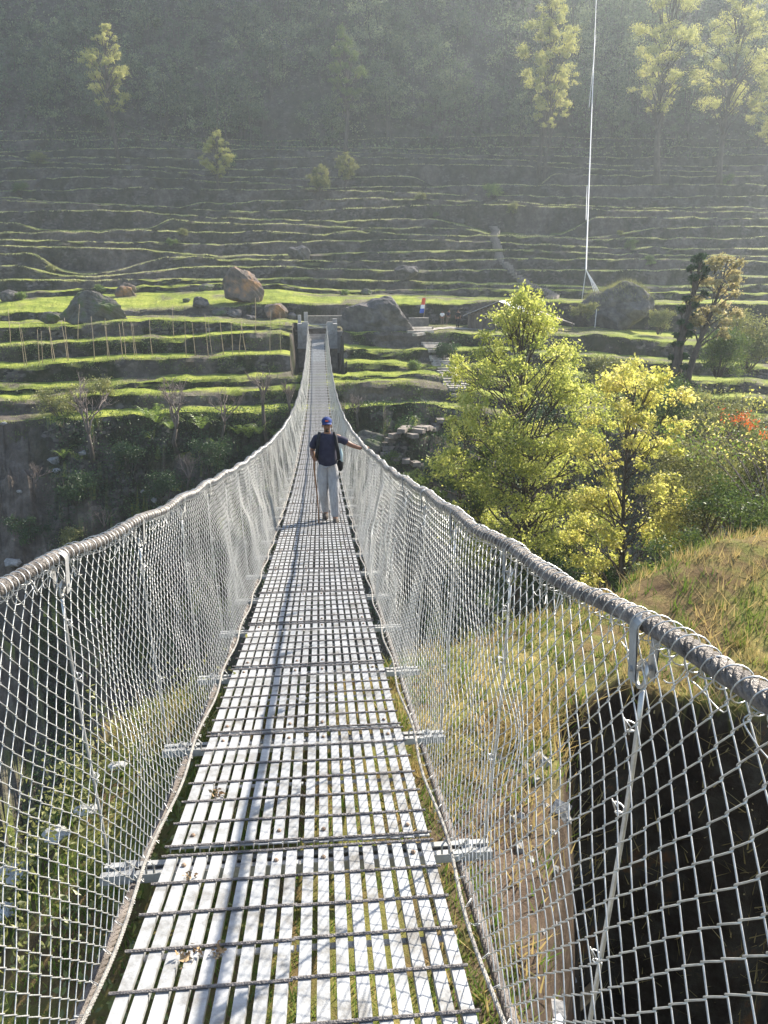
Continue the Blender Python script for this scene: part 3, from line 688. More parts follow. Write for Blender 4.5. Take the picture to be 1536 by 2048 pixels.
# ------------------------------------------------------------------ stairs and path
def stairs(label, pts, wd, m, rise=.2):
    PP = []
    for i in range(len(pts) - 1):
        for u_ in np.linspace(0, 1, 7)[(1 if i else 0):]:
            h_ = hit(pts[i][0] * (1 - u_) + pts[i + 1][0] * u_, pts[i][1] * (1 - u_) + pts[i + 1][1] * u_)
            if h_ is not None: PP.append(np.array(h_) + np.array([0, 0, .05]))
    P = PP; Ys = np.array([p[1] for p in P]); Ys = np.convolve(np.pad(Ys, 1, 'edge'), [.25, .5, .25], 'valid'); P = [np.array([p[0], y_, max(p[2], gz(p[0], y_) + .05)]) for p, y_ in zip(P, Ys)]; c = P[-1]
    t = thing('stone_stairs', c, label, 'stairs')
    L = sum(np.linalg.norm(P[i + 1] - P[i]) for i in range(len(P) - 1)); 
    d = np.concatenate([[0], np.cumsum([np.linalg.norm(P[i + 1] - P[i]) for i in range(len(P) - 1)])])
    n = int(max(4, abs(P[0][2] - P[-1][2]) / rise, L / .55))
    for i in range(n):
        s_ = (i + .5) / n * L; q = np.array([np.interp(s_, d, [p[k] for p in P]) for k in range(3)]); q2 = np.array([np.interp(min(s_ + .1, L), d, [p[k] for p in P]) for k in range(3)])
        q0 = np.array([np.interp(max(s_ - .1, 0), d, [p[k] for p in P]) for k in range(3)])
        rz = math.atan2(*(q2 - q0)[[1, 0]]) + math.pi / 2
        mb = MB(); mb.box((0, 0, 0), (wd * random.uniform(.8, 1.1), max(.3, min(.5, L / n * .95)), rise * 1.3), rz=rz + random.uniform(-.08, .08), rx=random.uniform(-.03, .03), ry=random.uniform(-.03, .03))
        o = mb.build('step', m); o.location = q - c; o.parent = t
    return t
stairs('straight stone stairway descending beside the big outcrop to the gully', [(862, 686), (880, 720), (925, 800)], 1.7, M_stair)
stairs('curving lower stone stairs on the brown path left of the green tree', [(900, 838), (840, 862), (775, 888), (790, 915), (850, 935)], 1.5, M_masonry)
stairs('steep stone trail climbing the terraces above the hut', [(985, 455), (1000, 520), (1040, 560), (1110, 600)], 1.1, M_masonry, .3)
stairs('few broad steps by the platform wall under the flag', [(838, 656), (845, 676)], 2.4, M_stair, .18)
mb = MB(); pw = []
for s_ in np.linspace(0, 1, 26):
    px, py = np.interp(s_, [0, .4, 1], [862, 905, 1100]), 0
    x = at(px, 670, 73 + 3 * s_)[0]; y = 73 + 3 * s_
    pw.append([[x, y - .9, gz(x, y - .9) + .06], [x, y, gz(x, y) + .07], [x, y + .9, gz(x, y + .9) + .06]])
mb.grid(np.array(pw)); o = mb.build('path', M_stair); tag(o, kind='structure')

# ------------------------------------------------------------------ hut, flag, mast cable
hx = at(1005, 640, 76); hz_ = at(1005, 668, 76)[2]
hut = thing('hut', (hx[0], 76, hz_), 'small timber hut with bright corrugated metal gable roof behind the green tree', 'hut', rz=-.38)
HWd, HDp, EH, RH = 6.0, 5.0, 1.9, 3.1
m_ = MB()
for i in range(20):
    x = -HWd / 2 + (i + .5) * HWd / 20; topz = EH + (RH - EH) * (1 - abs(x) / (HWd / 2)) - .05
    m_.box((x, -HDp / 2 + .3 + .01 * (i % 3), topz / 2), (HWd / 20 - .012, .04, topz))
m_.box((-HWd / 2 + .1, 0, EH / 2), (.08, HDp - .7, EH)); m_.box((HWd / 2 - .1, 0, EH / 2), (.08, HDp - .7, EH)); m_.box((0, HDp / 2 - .3, EH / 2), (HWd - .3, .06, EH))
o = m_.build('wall', M_wood); o.parent = hut
for sx in (-1, 1):
    m_ = MB(); n = 60; y_ = np.linspace(-HDp / 2 - .3, HDp / 2 + .3, n); zc = .025 * np.sin(np.arange(n) * 2.1)
    P = np.array([[[sx * xx, y_[i], RH + .03 - (RH - EH) * xx / (HWd / 2) + zc[i] + dz] for xx in (0, 1.5, 3.35)] for i in range(n) for dz in (0,)])
    m_.grid(P); P2 = P.copy(); P2[..., 2] -= .02; m_.grid(P2[::-1]); o = m_.build('roof', M_roof); o.parent = hut
for x in (-2.7, 2.7):
    m_ = MB(); m_.tube([(x, -HDp / 2 - .1, 0), (x, -HDp / 2 - .1, EH)], .07, 6); o = m_.build('post', M_wood); o.parent = hut
m_ = MB(); m_.box((.4, -HDp / 2 + .26, .85), (.8, .05, 1.6)); o = m_.build('door', M_black); o.parent = hut
p = at(1110, 655, 74); gzp = gz(p[0], 74)
ann = thing('lean_to', (p[0], 74, gzp), 'sagging tarpaulin lean-to beside the hut, half behind leaves', 'shelter', rz=-.3)
m_ = MB(); m_.grid(np.array([[[x, y, 1.7 - .35 * (x + 1.5) - .1 * math.sin((y + 1) * 1.6)] for y in np.linspace(-1, 1, 6)] for x in np.linspace(-1.5, 1.8, 8)])); o = m_.build('tarpaulin', M_tarp); o.parent = ann
for x, y, h in ((-1.4, -.9, 1.6), (1.6, -.9, .7), (-1.4, .9, 1.6), (1.6, .9, .7)):
    m_ = MB(); m_.tube([(x, y, 0), (x, y, h)], .04, 6); o = m_.build('post', M_wood); o.parent = ann
p = at(846, 628, 77); g0 = gz(p[0], 77)
fl = thing('flag', (p[0], 77, g0), 'red white and blue cloth flag on a leaning bamboo pole behind the platform', 'flag')
topf = at(853, 574, 77) - np.array([p[0], 77, g0])
m_ = MB(); m_.tube([(0, 0, 0), topf * .5 + np.array([.03, 0, 0]), topf], [.03, .025, .012], 6); o = m_.build('pole', M_cane); o.parent = fl
fz0 = at(850, 626, 77)[2] - g0; fz1 = at(850, 596, 77)[2] - g0
for (a_, b_, mm) in ((0.55, 1.0, M_red), (.30, .55, M_white), (0, .30, M_blue)):
    m_ = MB(); P = np.array([[[.12 - .5 * u * (1 - .35 * v) + .05 * math.sin(u * 7) + .1 * v, .1 * math.sin(u * 6 + v * 4), fz0 + (fz1 - fz0) * v] for u in np.linspace(0, 1, 9)] for v in np.linspace(a_, b_, 6)])
    P2 = P.copy(); P2[..., 1] += .008; m_.grid(P); m_.grid(P2[::-1]); o = m_.build('cloth', mm); o.parent = fl
# cable that drops from the mountain and fans out into anchor strands
A_ = at(1172, 540, 79); top = at(1195, -60, 150); an = at(1196, 588, 78)
cb_ = thing('hauling_cable', an, 'pale rope cable running up the mountain and fanning into strands at the earth dome', 'cable')
def cab(pts, r, nm):
    m_ = MB(); m_.tube(np.array(pts) - an, r, 6); o = m_.build(nm, M_ropew); o.parent = cb_
M_ropew = mat('pale_rope', (.55, .52, .50), (.72, .70, .68), rough=.7, scale=5)
s_ = np.linspace(0, 1, 24)[:, None]
cab(top * (1 - s_) + A_ * s_ + np.array([[0, 0, -1]]) * 5.0 * s_ * (1 - s_), np.linspace(.05, .075, 24), 'main_rope')
for q in range(4): cab([A_ + np.array([0, 0, -.0]), at(1182 + q * 3, 564 + q * 2, 78.5), at(1188 + q * 5, 583 + q * 3, 78)], .035, 'anchor_strand')
cab([A_, at(1164, 598, 79)], .035, 'anchor_strand'); cab([at(1196, 590, 78), at(1188, 672, 76)], .04, 'anchor_strand')
cab([at(1178, 215, 118), at(1192, 70, 138)], .03, 'side_rope')
cab([at(1172, 440, 90), at(1174, 372, 100)], .04, 'side_rope')

# ------------------------------------------------------------------ people
def skin_obj(name, joints, edges_, m, parent, sub=2):
    me = bpy.data.meshes.new(name); me.from_pydata([j[0] for j in joints], edges_, []); me.materials.append(m)
    o = bpy.data.objects.new(name, me); COL.objects.link(o); o.parent = parent
    md = o.modifiers.new('skin', 'SKIN'); md.use_smooth_shade = True; md.branch_smoothing = .6
    lay = me.skin_vertices[0].data
    for i, j in enumerate(joints):
        r = j[1]; lay[i].radius = r if isinstance(r, tuple) else (r, r)
    lay[0].use_root = True
    sb = o.modifiers.new('sub', 'SUBSURF'); sb.levels = sub; sb.render_levels = sub
    return o
MX, MY = .22, 12.55; MZ = float(dk(MY)) + .012
man = thing('person', (MX, MY, MZ), 'person in a blue cap, navy T-shirt and grey trousers walking the deck with a stick', 'person')
J = [((0, .02, .96), (.12, .08)),            # 0 pelvis
     ((0, .0, 1.16), (.12, .08)), ((0, 0, 1.33), (.13, .085)), ((0, .01, 1.43), (.085, .06)), ((0, -.005, 1.50), .052), ((0, -.015, 1.545), .05),   # 5 neck top
     ((0, -.02, 1.60), (.068, .078)), ((0, -.012, 1.665), (.074, .09)), ((0, 0, 1.715), (.06, .075)),   # 8 crown
     ((-.175, .01, 1.42), .062), ((-.255, .05, 1.18), .043), ((-.235, -.17, 1.13), .032), ((-.232, -.215, 1.125), .03),    # 9-12 right arm
     ((.175, .01, 1.42), .062), ((.385, .0, 1.285), .043), ((.535, -.04, 1.235), .032), ((.575, -.05, 1.235), .028),      # 13-16 left arm
     ((-.085, .02, .88), (.085, .09)), ((-.075, .02, .50), (.06, .062)), ((-.045, .20, .10), .042), ((-.05, .11, .05), (.04, .035)),   # 17-20
     ((.085, .02, .88), (.085, .09)), ((.10, -.08, .50), (.06, .062)), ((.11, -.10, .09), .042), ((.12, -.20, .045), (.04, .035))]
E = [(0, 1), (1, 2), (2, 3), (3, 4), (4, 5), (5, 6), (6, 7), (7, 8), (3, 9), (9, 10), (10, 11), (11, 12), (3, 13), (13, 14), (14, 15), (15, 16), (0, 17), (17, 18), (18, 19), (19, 20), (0, 21), (21, 22), (22, 23), (23, 24)]
body = skin_obj('body', J, E, M_skin, man)
# hands: palm with four curled fingers and a thumb each, rooted inside the palm
def hand(name, wrist, palm, fdir, curl, spread, thumb, parent):
    wrist, palm, fdir, curl, spread, thumb = map(lambda v: np.array(v, float), (wrist, palm, fdir, curl, spread, thumb))
    js = [(tuple(wrist), (.026, .022)), (tuple(palm), (.036, .018))]; es = [(0, 1)]
    for k, (off, ln) in enumerate(((-.03, .062), (-.010, .072), (.010, .068), (.030, .052))):
        b0 = palm + spread * off + fdir * .02; b1 = b0 + fdir * ln * .5; b2 = b1 + (fdir * .35 + curl * .65) * ln * .45; b3 = b2 + (curl * .9 - fdir * .25) * ln * .35
        i = len(js); js += [(tuple(b0), .0095), (tuple(b1), .0095), (tuple(b2), .0088), (tuple(b3), .0075)]; es += [(1, i), (i, i + 1), (i + 1, i + 2), (i + 2, i + 3)]
    i = len(js); t0 = palm - spread * .03 - fdir * .02; js += [(tuple(t0), .012), (tuple(t0 + thumb * .03), .011), (tuple(t0 + thumb * .045 + curl * .025), .009)]; es += [(1, i), (i, i + 1), (i + 1, i + 2)]
    return skin_obj(name, js, es, M_skin, parent, 1)
hand('hand', (-.232, -.215, 1.125), (-.228, -.262, 1.122), (.25, -.95, 0), (.75, .45, 0), (0, 0, 1), (.7, -.6, .3), man)
hand('hand', (.575, -.05, 1.235), (.615, -.055, 1.255), (.95, -.15, .1), (.25, 0, -.95), (0, 1, 0), (.5, -.6, -.5), man)
shirt = skin_obj('shirt', [((0, .02, .86), (.175, .135)), ((0, .0, 1.08), (.168, .13)), ((0, 0, 1.32), (.195, .13)), ((0, .01, 1.44), (.125, .095)), ((0, 0, 1.52), (.07, .068)),
                  ((-.18, .01, 1.415), .08), ((-.225, .035, 1.30), .073), ((-.25, .045, 1.22), .07), ((.18, .01, 1.415), .08), ((.275, .005, 1.36), .072), ((.345, 0, 1.315), .066)],
                 [(0, 1), (1, 2), (2, 3), (3, 4), (3, 5), (5, 6), (6, 7), (3, 8), (8, 9), (9, 10)], M_shirt, man)
trou = skin_obj('trousers', [((0, .02, 1.08), (.15, .115)), ((-.085, .02, .84), (.105, .11)), ((-.08, .01, .50), (.088, .09)), ((-.05, .18, .16), (.068, .072)), ((-.046, .19, .08), (.074, .08)),
                 ((.085, .01, .84), (.105, .11)), ((.095, -.09, .50), (.085, .088)), ((.11, -.10, .15), (.07, .075)), ((.112, -.105, .07), (.074, .08))],
                [(0, 1), (1, 2), (2, 3), (3, 4), (0, 5), (5, 6), (6, 7), (7, 8)], M_trou, man)
for c in ((-.05, .11, .045), (.118, -.19, .04)):
    b = MB(); u = np.linspace(0, 2 * math.pi, 16, endpoint=False); P = []
    for z, sx_, sy in ((-.045, .048, .14), (-.02, .052, .145), (.01, .046, .125), (.035, .034, .08), (.05, .002, .01)):
        P.append(np.stack([c[0] + sx_ * np.cos(u), c[1] + .03 + sy * np.sin(u) + (z > 0) * .02, np.full(16, c[2] + z)], 1))
    b.grid(np.array(P), close=True); b.grid(np.array([P[0] * 0 + P[0].mean(0), P[0]]), close=True); o = b.build('shoe', M_shoe, smooth=True); o.parent = man
def ell(mb, c, r, n=14, k=9, zmin=-1):
    u = np.linspace(0, 2 * math.pi, n, endpoint=False); v = np.linspace(max(-math.pi / 2, math.asin(zmin)) + .01, math.pi / 2 - .01, k); U_, V_ = np.meshgrid(u, v)
    mb.grid(np.stack([c[0] + r[0] * np.cos(V_) * np.cos(U_), c[1] + r[1] * np.cos(V_) * np.sin(U_), c[2] + r[2] * np.sin(V_)], -1), close=True)
b = MB(); ell(b, (0, .005, 1.675), (.088, .108, .085), 20, 8, -.05)
P = []
for q in np.linspace(-.075, .075, 11):
    yy = -.085 - .085 * math.sqrt(max(0, 1 - (q / .085) ** 2)); zz = -.012 * (q / .075) ** 2
    P.append([[q, -.07, 1.682 + zz], [q, yy, 1.662 + zz], [q, yy, 1.656 + zz], [q, -.07, 1.672 + zz]])
b.grid(np.array(P), close=True); cap = b.build('cap', M_cap, smooth=True); cap.parent = man
b = MB(); b.box((0, -.104, 1.705), (.05, .01, .022), rx=-.5); o = b.build('cap_patch', M_red); o.parent = cap
b = MB()
for sx in (-1, 1): ell(b, (sx * .074, .0, 1.61), (.010, .02, .032))
o = b.build('ears', M_skin, smooth=True); o.parent = man
b = MB(); ell(b, (0, -.106, 1.598), (.013, .018, .02)); o = b.build('nose', M_skin, smooth=True); o.parent = man
b = MB()
for sx in (-1, 1): b.box((sx * .028, -.098, 1.632), (.026, .012, .010)); b.box((sx * .029, -.1, 1.648), (.034, .01, .006), ry=sx * .1)
o = b.build('eyes', M_hair); o.parent = man
b = MB(); b.box((0, -.1, 1.573), (.05, .012, .009)); ell(b, (0, -.070, 1.535), (.034, .030, .016)); o = b.build('moustache_and_beard', M_hair); o.parent = man
b = MB(); ell(b, (0, .02, 1.65), (.082, .098, .055), 16, 8, -.6); o = b.build('hair', M_hair, smooth=True); o.parent = man
# backpack worn
bp_ = thing('backpack', (MX, MY + .2, MZ + 1.0), 'black backpack on the walking person with a bottle in its side pocket', 'backpack')
def bp(mb, nm, m, sm_=True):
    o = mb.build(nm, m, smooth=sm_); o.location = (0, -.2, -1.0); o.parent = bp_; return o
b = MB(); u = np.linspace(0, 2 * math.pi, 20, endpoint=False)
P = [np.stack([s_ * .165 * np.sign(np.cos(u)) * np.abs(np.cos(u)) ** .6, .225 + s_ * .095 * np.sign(np.sin(u)) * np.abs(np.sin(u)) ** .6, np.full(20, z)], 1) for z, s_ in ((.93, .3), (.95, .95), (1.05, 1.05), (1.25, 1.0), (1.40, .85), (1.46, .3))]
b.grid(np.array(P), close=True); bp(b, 'pack_body', M_black)
for sx in (-1, 1):
    b = MB(); pts = np.array([(sx * .12, .15, 1.42), (sx * .125, .02, 1.505), (sx * .135, -.09, 1.46), (sx * .15, -.15, 1.34), (sx * .175, -.13, 1.18), (sx * .19, -.02, 1.06), (sx * .16, .13, 1.0)])
    t_ = np.linspace(0, 6, 30); pp = np.stack([np.interp(t_, np.arange(7), pts[:, i]) for i in range(3)], 1)
    b.grid(np.stack([pp + np.array([-.028, 0, 0]), pp + np.array([0, -.012, .006]), pp + np.array([.028, 0, 0]), pp + np.array([0, .008, 0])], 1), close=True); bp(b, 'strap', M_black)
b = MB(); b.tube([(.225, .12, .98), (.225, .12, 1.13), (.225, .12, 1.18), (.225, .12, 1.20)], [.034, .034, .014, .014], 10); bp(b, 'side_bottle', M_bottle)
b = MB(); ell(b, (.215, .14, .93), (.05, .07, .12)); bp(b, 'side_pocket', M_black)
stk = thing('walking_stick', (MX - .205, MY - .29, MZ), 'crooked brown wooden walking stick in the right hand of the person on the bridge', 'stick')
b = MB(); z = np.linspace(0, 1.24, 16); b.tube(np.stack([.012 * np.sin(z * 5) - .01 * z + .03 * (1 - z / 1.24), .01 * np.cos(z * 7), z], 1), np.linspace(.009, .015, 16), 7)
o = b.build('shaft', M_stick, smooth=True); o.parent = stk
def small_person(px, py, Y, lab, top, pants, hh=1.65, rz=0.0, lean=0.0):
    p = at(px, py, Y); z0 = gz(p[0], Y) + .07
    t = thing('person', (p[0], Y, z0), lab, 'person', 'people on the far path', rz=rz)
    k = hh / 1.72
    sc = lambda v: (v[0] * k, v[1] * k - lean * v[2] * .3, v[2] * k)
    jj = [(sc(v), r) for v, r in [((0, 0, .95), (.14, .10)), ((0, 0, 1.15), (.14, .1)), ((0, 0, 1.34), (.165, .11)), ((0, 0, 1.46), .06), ((0, -.01, 1.53), .05), ((0, -.01, 1.60), (.07, .08)), ((0, 0, 1.69), (.065, .075)),
        ((-.18, 0, 1.40), .055), ((-.25, 0, 1.13), .042), ((-.24, -.1, .90), .03), ((-.235, -.13, .82), (.028, .018)), ((.18, 0, 1.40), .055), ((.25, 0, 1.13), .042), ((.24, -.1, .90), .03), ((.235, -.13, .82), (.028, .018)),
        ((-.08, 0, .86), .09), ((-.09, -.05, .48), .06), ((-.09, -.02, .08), .045), ((-.09, -.12, .04), .035), ((.08, 0, .86), .09), ((.09, .06, .48), .06), ((.10, .14, .08), .045), ((.10, .05, .04), .035)]]
    skin_obj('body', jj, [(0, 1), (1, 2), (2, 3), (3, 4), (4, 5), (5, 6), (3, 7), (7, 8), (8, 9), (9, 10), (3, 11), (11, 12), (12, 13), (13, 14), (0, 15), (15, 16), (16, 17), (17, 18), (0, 19), (19, 20), (20, 21), (21, 22)], M_skin, t, 1)
    skin_obj('shirt', [(sc(v), r) for v, r in [((0, 0, .93), (.16, .12)), ((0, 0, 1.15), (.16, .12)), ((0, 0, 1.34), (.19, .13)), ((0, 0, 1.46), .08), ((-.185, 0, 1.40), .075), ((-.25, 0, 1.15), .06), ((.185, 0, 1.40), .075), ((.25, 0, 1.15), .06)]], [(0, 1), (1, 2), (2, 3), (2, 4), (4, 5), (2, 6), (6, 7)], top, t, 1)
    skin_obj('trousers', [(sc(v), r) for v, r in [((0, 0, .93), (.15, .115)), ((-.085, 0, .84), .10), ((-.09, -.05, .48), .08), ((-.09, -.02, .10), .065), ((.085, 0, .84), .10), ((.09, .06, .48), .08), ((.10, .14, .10), .065)]], [(0, 1), (1, 2), (2, 3), (0, 4), (4, 5), (5, 6)], pants, t, 1)
    b = MB(); c = sc((0, .01, 1.66)); ell(b, c, (.085, .095, .075), 12, 7, -.4); o = b.build('hair', M_hair, smooth=True); o.parent = t
small_person(915, 664, 74.5, 'standing person in dark clothes on the pale path left of the hut', M_black, M_black, 1.7)
small_person(893, 654, 77, 'stooping person in a dark top further back by the low wall', M_shirt, M_wood, 1.55, .6, .6)
small_person(884, 655, 77.6, 'small person in a white top beside the stooping one', M_white, M_wood, 1.4, -.4)

# ------------------------------------------------------------------ plants
def clump_leaves(cs, Rs, n, seed, sub=7, spread=.42, flat=.75):
    g = np.random.default_rng(seed); out = []; Rs = np.asarray(Rs); wts = Rs ** 2 / (Rs ** 2).sum()
    for c, R, w_ in zip(cs, Rs, wts):
        k = max(6, int(n * w_)); d = g.normal(size=(sub, 3)); d /= np.linalg.norm(d, axis=1, keepdims=True); sc = c + d * R * g.uniform(.35, .95, (sub, 1)) * np.array([1, 1, flat])
        i = g.integers(0, sub, k); out.append(sc[i] + g.normal(size=(k, 3)) * R * spread * np.array([1, 1, .6]) * g.uniform(.3, 1, (k, 1)))
    return np.concatenate(out)
def tree(label, base, H, r0, R, n, leaf, lm, seed, name='broadleaf_tree', cat='tree', group=None, nc=26, cb=.25, lean=(0, 0), prof=None, bark=None, sub=7, droop=.5, limbr=.4, asp=.55, spread=.42, cs=None, fork=0, cmin=.20, cmax=.36):
    g = np.random.default_rng(seed); base = np.array(base, float)
    t = thing(name, base, label, cat, group)
    zt = np.linspace(0, 1, 14); tp = np.stack([lean[0] * zt + .04 * H * .5 * np.sin(zt * 5 + seed), lean[1] * zt + .02 * H * np.cos(zt * 4 + seed), zt * H * .97], 1); tp -= tp[0]
    m_ = MB(); m_.tube(tp, r0 * (1 - .9 * zt ** 1.1) * (1 + .35 * np.exp(-zt * 14)), 8)
    prof = prof or (lambda q: math.sin(min(1, max(0, q)) ** .75 * math.pi) ** .7)
    C = []; RR = []
    for i in range(nc):
        q = (i + .5) / nc; h = cb + (1 - cb) * q; a = i * 2.4 + g.uniform(-.4, .4); rad_ = R * prof(q) * g.uniform(.45, 1.0)
        tc = np.array([np.interp(h, zt, tp[:, k]) for k in range(3)])
        c = tc + np.array([math.cos(a) * rad_, math.sin(a) * rad_, g.uniform(-.03, .05) * H]); cr = R * g.uniform(cmin, cmax) * (.6 + .4 * prof(q))
        C.append(c); RR.append(cr)
        hb = max(.08, h - .10 - .14 * g.uniform()); s0 = np.array([np.interp(hb, zt, tp[:, k]) for k in range(3)])
        u = np.linspace(0, 1, 6)[:, None]; pts = s0 * (1 - u) + c * u + np.array([0, 0, 1]) * .05 * H * u * (1 - u) + g.normal(size=(6, 3)) * .02 * R * u * (1 - u) * 4
        m_.tube(pts, np.linspace(r0 * limbr * (1 - hb * .7), r0 * .05, 6), 5)
        for q2 in range(3):
            e = c + g.normal(size=3) * cr * .8; m_.tube([pts[3], (pts[3] + e) / 2 + g.normal(size=3) * .03 * R, e], [r0 * limbr * .28, r0 * .08, r0 * .03], 4)
    C.append(tp[-1]); RR.append(R * .2)
    o = m_.build('trunk', bark or M_bark, smooth=True); kid(t, o)
    L = clump_leaves(np.array(C), RR, n, seed, sub, spread)
    m_ = MB(); m_.leaves(L, leaf, droop, asp, seed); o = m_.build('crown', lm); kid(t, o)
    return t
def bush(label, base, size, n, leaf, lm, seed, name='bush', cat='bush', group=None, stems=7, nc=9, droop=.1, up=0, asp=.5, spread=.5):
    g = np.random.default_rng(seed); t = thing(name, base, label, cat, group); size = np.array(size, float); m_ = MB(); C = []; RR = []
    for i in range(nc):
        a = g.uniform(0, 6.28); q = g.uniform(.0, 1) ** .6; c = np.array([math.cos(a) * size[0] * .38 * q, math.sin(a) * size[1] * .38 * q, size[2] * g.uniform(.25, .85)]); C.append(c); RR.append(min(size) * g.uniform(.18, .34))
        b0 = np.array([c[0] * .2, c[1] * .2, -.15]); m_.tube([b0, (b0 + c) / 2 + np.array([c[0] * .15, c[1] * .15, .05 * size[2]]), c, c + g.normal(size=3) * RR[-1] * .6 + np.array([0, 0, RR[-1] * .6])], [.016 * size[2], .011 * size[2], .006 * size[2], .002 * size[2]], 5)
    kid(t, m_.build('stems', M_bark, smooth=True)); m_ = MB(); m_.leaves(clump_leaves(np.array(C), RR, n, seed, 6, spread), leaf, droop, asp, seed, up); kid(t, m_.build('foliage', lm)); return t
def bare_tree(label, base, H, r0, seed, name='bare_tree', spread=.5, fork=.35, twigs=3, group='pollarded bare trees', bark=None):
    g = np.random.default_rng(seed); t = thing(name, base, label, 'bare tree', group); m_ = MB()
    p1 = np.array([g.normal() * .05 * H, g.normal() * .05 * H, H * fork]); m_.tube([(0, 0, -.2), p1 * .5 + g.normal(size=3) * .02 * H, p1], [r0 * 1.2, r0, r0 * .85], 7)
    kid(t, m_.build('trunk', bark or M_bark, smooth=True)); m_ = MB()
    def grow(p, d, L, r, lv):
        n = 4; pts = [p]
        for i in range(n): d = d + g.normal(size=3) * .16 + np.array([0, 0, .06]); d /= np.linalg.norm(d); pts.append(pts[-1] + d * L / n)
        m_.tube(pts, np.linspace(r, r * .6, n + 1), 5 if lv < 2 else 4)
        if lv < twigs:
            for q in range(3 if lv < 2 else 4):
                k = g.integers(2, n + 1); dd = d + g.normal(size=3) * spread; dd[2] = abs(dd[2]) * .8 + .15; dd /= np.linalg.norm(dd); grow(pts[k], dd, L * g.uniform(.5, .75), r * .55, lv + 1)
    for q in range(4):
        a = q * 1.57 + g.uniform(0, 1); d = np.array([math.cos(a) * spread, math.sin(a) * spread, 1.0]); grow(p1, d / np.linalg.norm(d), (H * (1 - fork)) * .5, r0 * .55, 0)
    kid(t, m_.build('branches', bark or M_barkpale, smooth=True)); return t
def fern(label, base, R, n, seed, lm=None, group='fern clumps', name='fern'):
    g = np.random.default_rng(seed); t = thing(name, base, label, 'fern', group); m_ = MB()
    for i in range(n):
        a = i * 2 * math.pi / n + g.uniform(-.2, .2); L = R * g.uniform(.7, 1.1); u = np.linspace(0, 1, 12); hh = g.uniform(.5, .9)
        P = np.stack([np.cos(a) * L * u, np.sin(a) * L * u, L * hh * np.sin(u * 2.2)], 1); sd = np.array([-math.sin(a), math.cos(a), 0])
        for k in range(1, 12):
            wl = L * .17 * math.sin(math.pi * (.12 + .85 * k / 12)); dw = np.array([0, 0, -wl * .3])
            for s_ in (-1, 1): m_.add([P[k - 1] * .5 + P[k] * .5, P[k], P[k] + sd * s_ * wl + dw + (P[k] - P[k - 1]) * .6], None, [[0, 1, 2]], tint=g.uniform())
    kid(t, m_.build('fronds', lm or L_fern)); return t

# big maple-like tree and the yellow tree in the gully
def drop_at(px, py, Y): q = at(px, py, Y); return np.array([q[0], Y, q[2]])
tree('tall green-yellow broadleaf tree in the gully with a straight dark trunk', drop_at(1032, 1200, 26), at(1030, 592, 26)[2] - at(1032, 1200, 26)[2], .15, 3.1, 50000, .108, L_green, 101, nc=120, cb=.14, prof=lambda q: (1 - .12 * q if q < .68 else .92 * (1 - ((q - .68) / .34) ** 1.6)), sub=11, spread=.38, cmin=.12, cmax=.27)
tree('golden-leaved slender tree right of the tall green one', drop_at(1235, 1260, 20.5), at(1235, 722, 20.5)[2] - at(1235, 1260, 20.5)[2], .09, 2.1, 21000, .10, L_yellow, 102, nc=70, cb=.12, lean=(.1, 0), prof=lambda q: 1.0 - .45 * q, sub=10, spread=.36, cmin=.12, cmax=.26)
tree('low spreading dark green tree between the bridge and the tall green tree', drop_at(925, 1130, 27), at(925, 850, 27)[2] - at(925, 1130, 27)[2], .12, 1.9, 20000, .08, L_bush, 103, nc=34, cb=.2, cmin=.14, cmax=.28)
tree('leaning ivy-covered trunk left of the russet tree', drop_at(1350, 760, 44), at(1378, 502, 44)[2] - at(1350, 760, 44)[2], .30, .75, 9000, .16, L_ivy, 104, name='ivy_tree', nc=26, cb=.02, lean=(.8, 0), prof=lambda q: .8)
tree('russet-leaved tree with forked dark trunk beside the ivy trunk', drop_at(1372, 765, 43.5), at(1425, 512, 43.5)[2] - at(1372, 765, 43.5)[2], .20, 1.45, 5000, .17, L_russet, 105, nc=20, cb=.42, lean=(1.5, 0), prof=lambda q: .9)
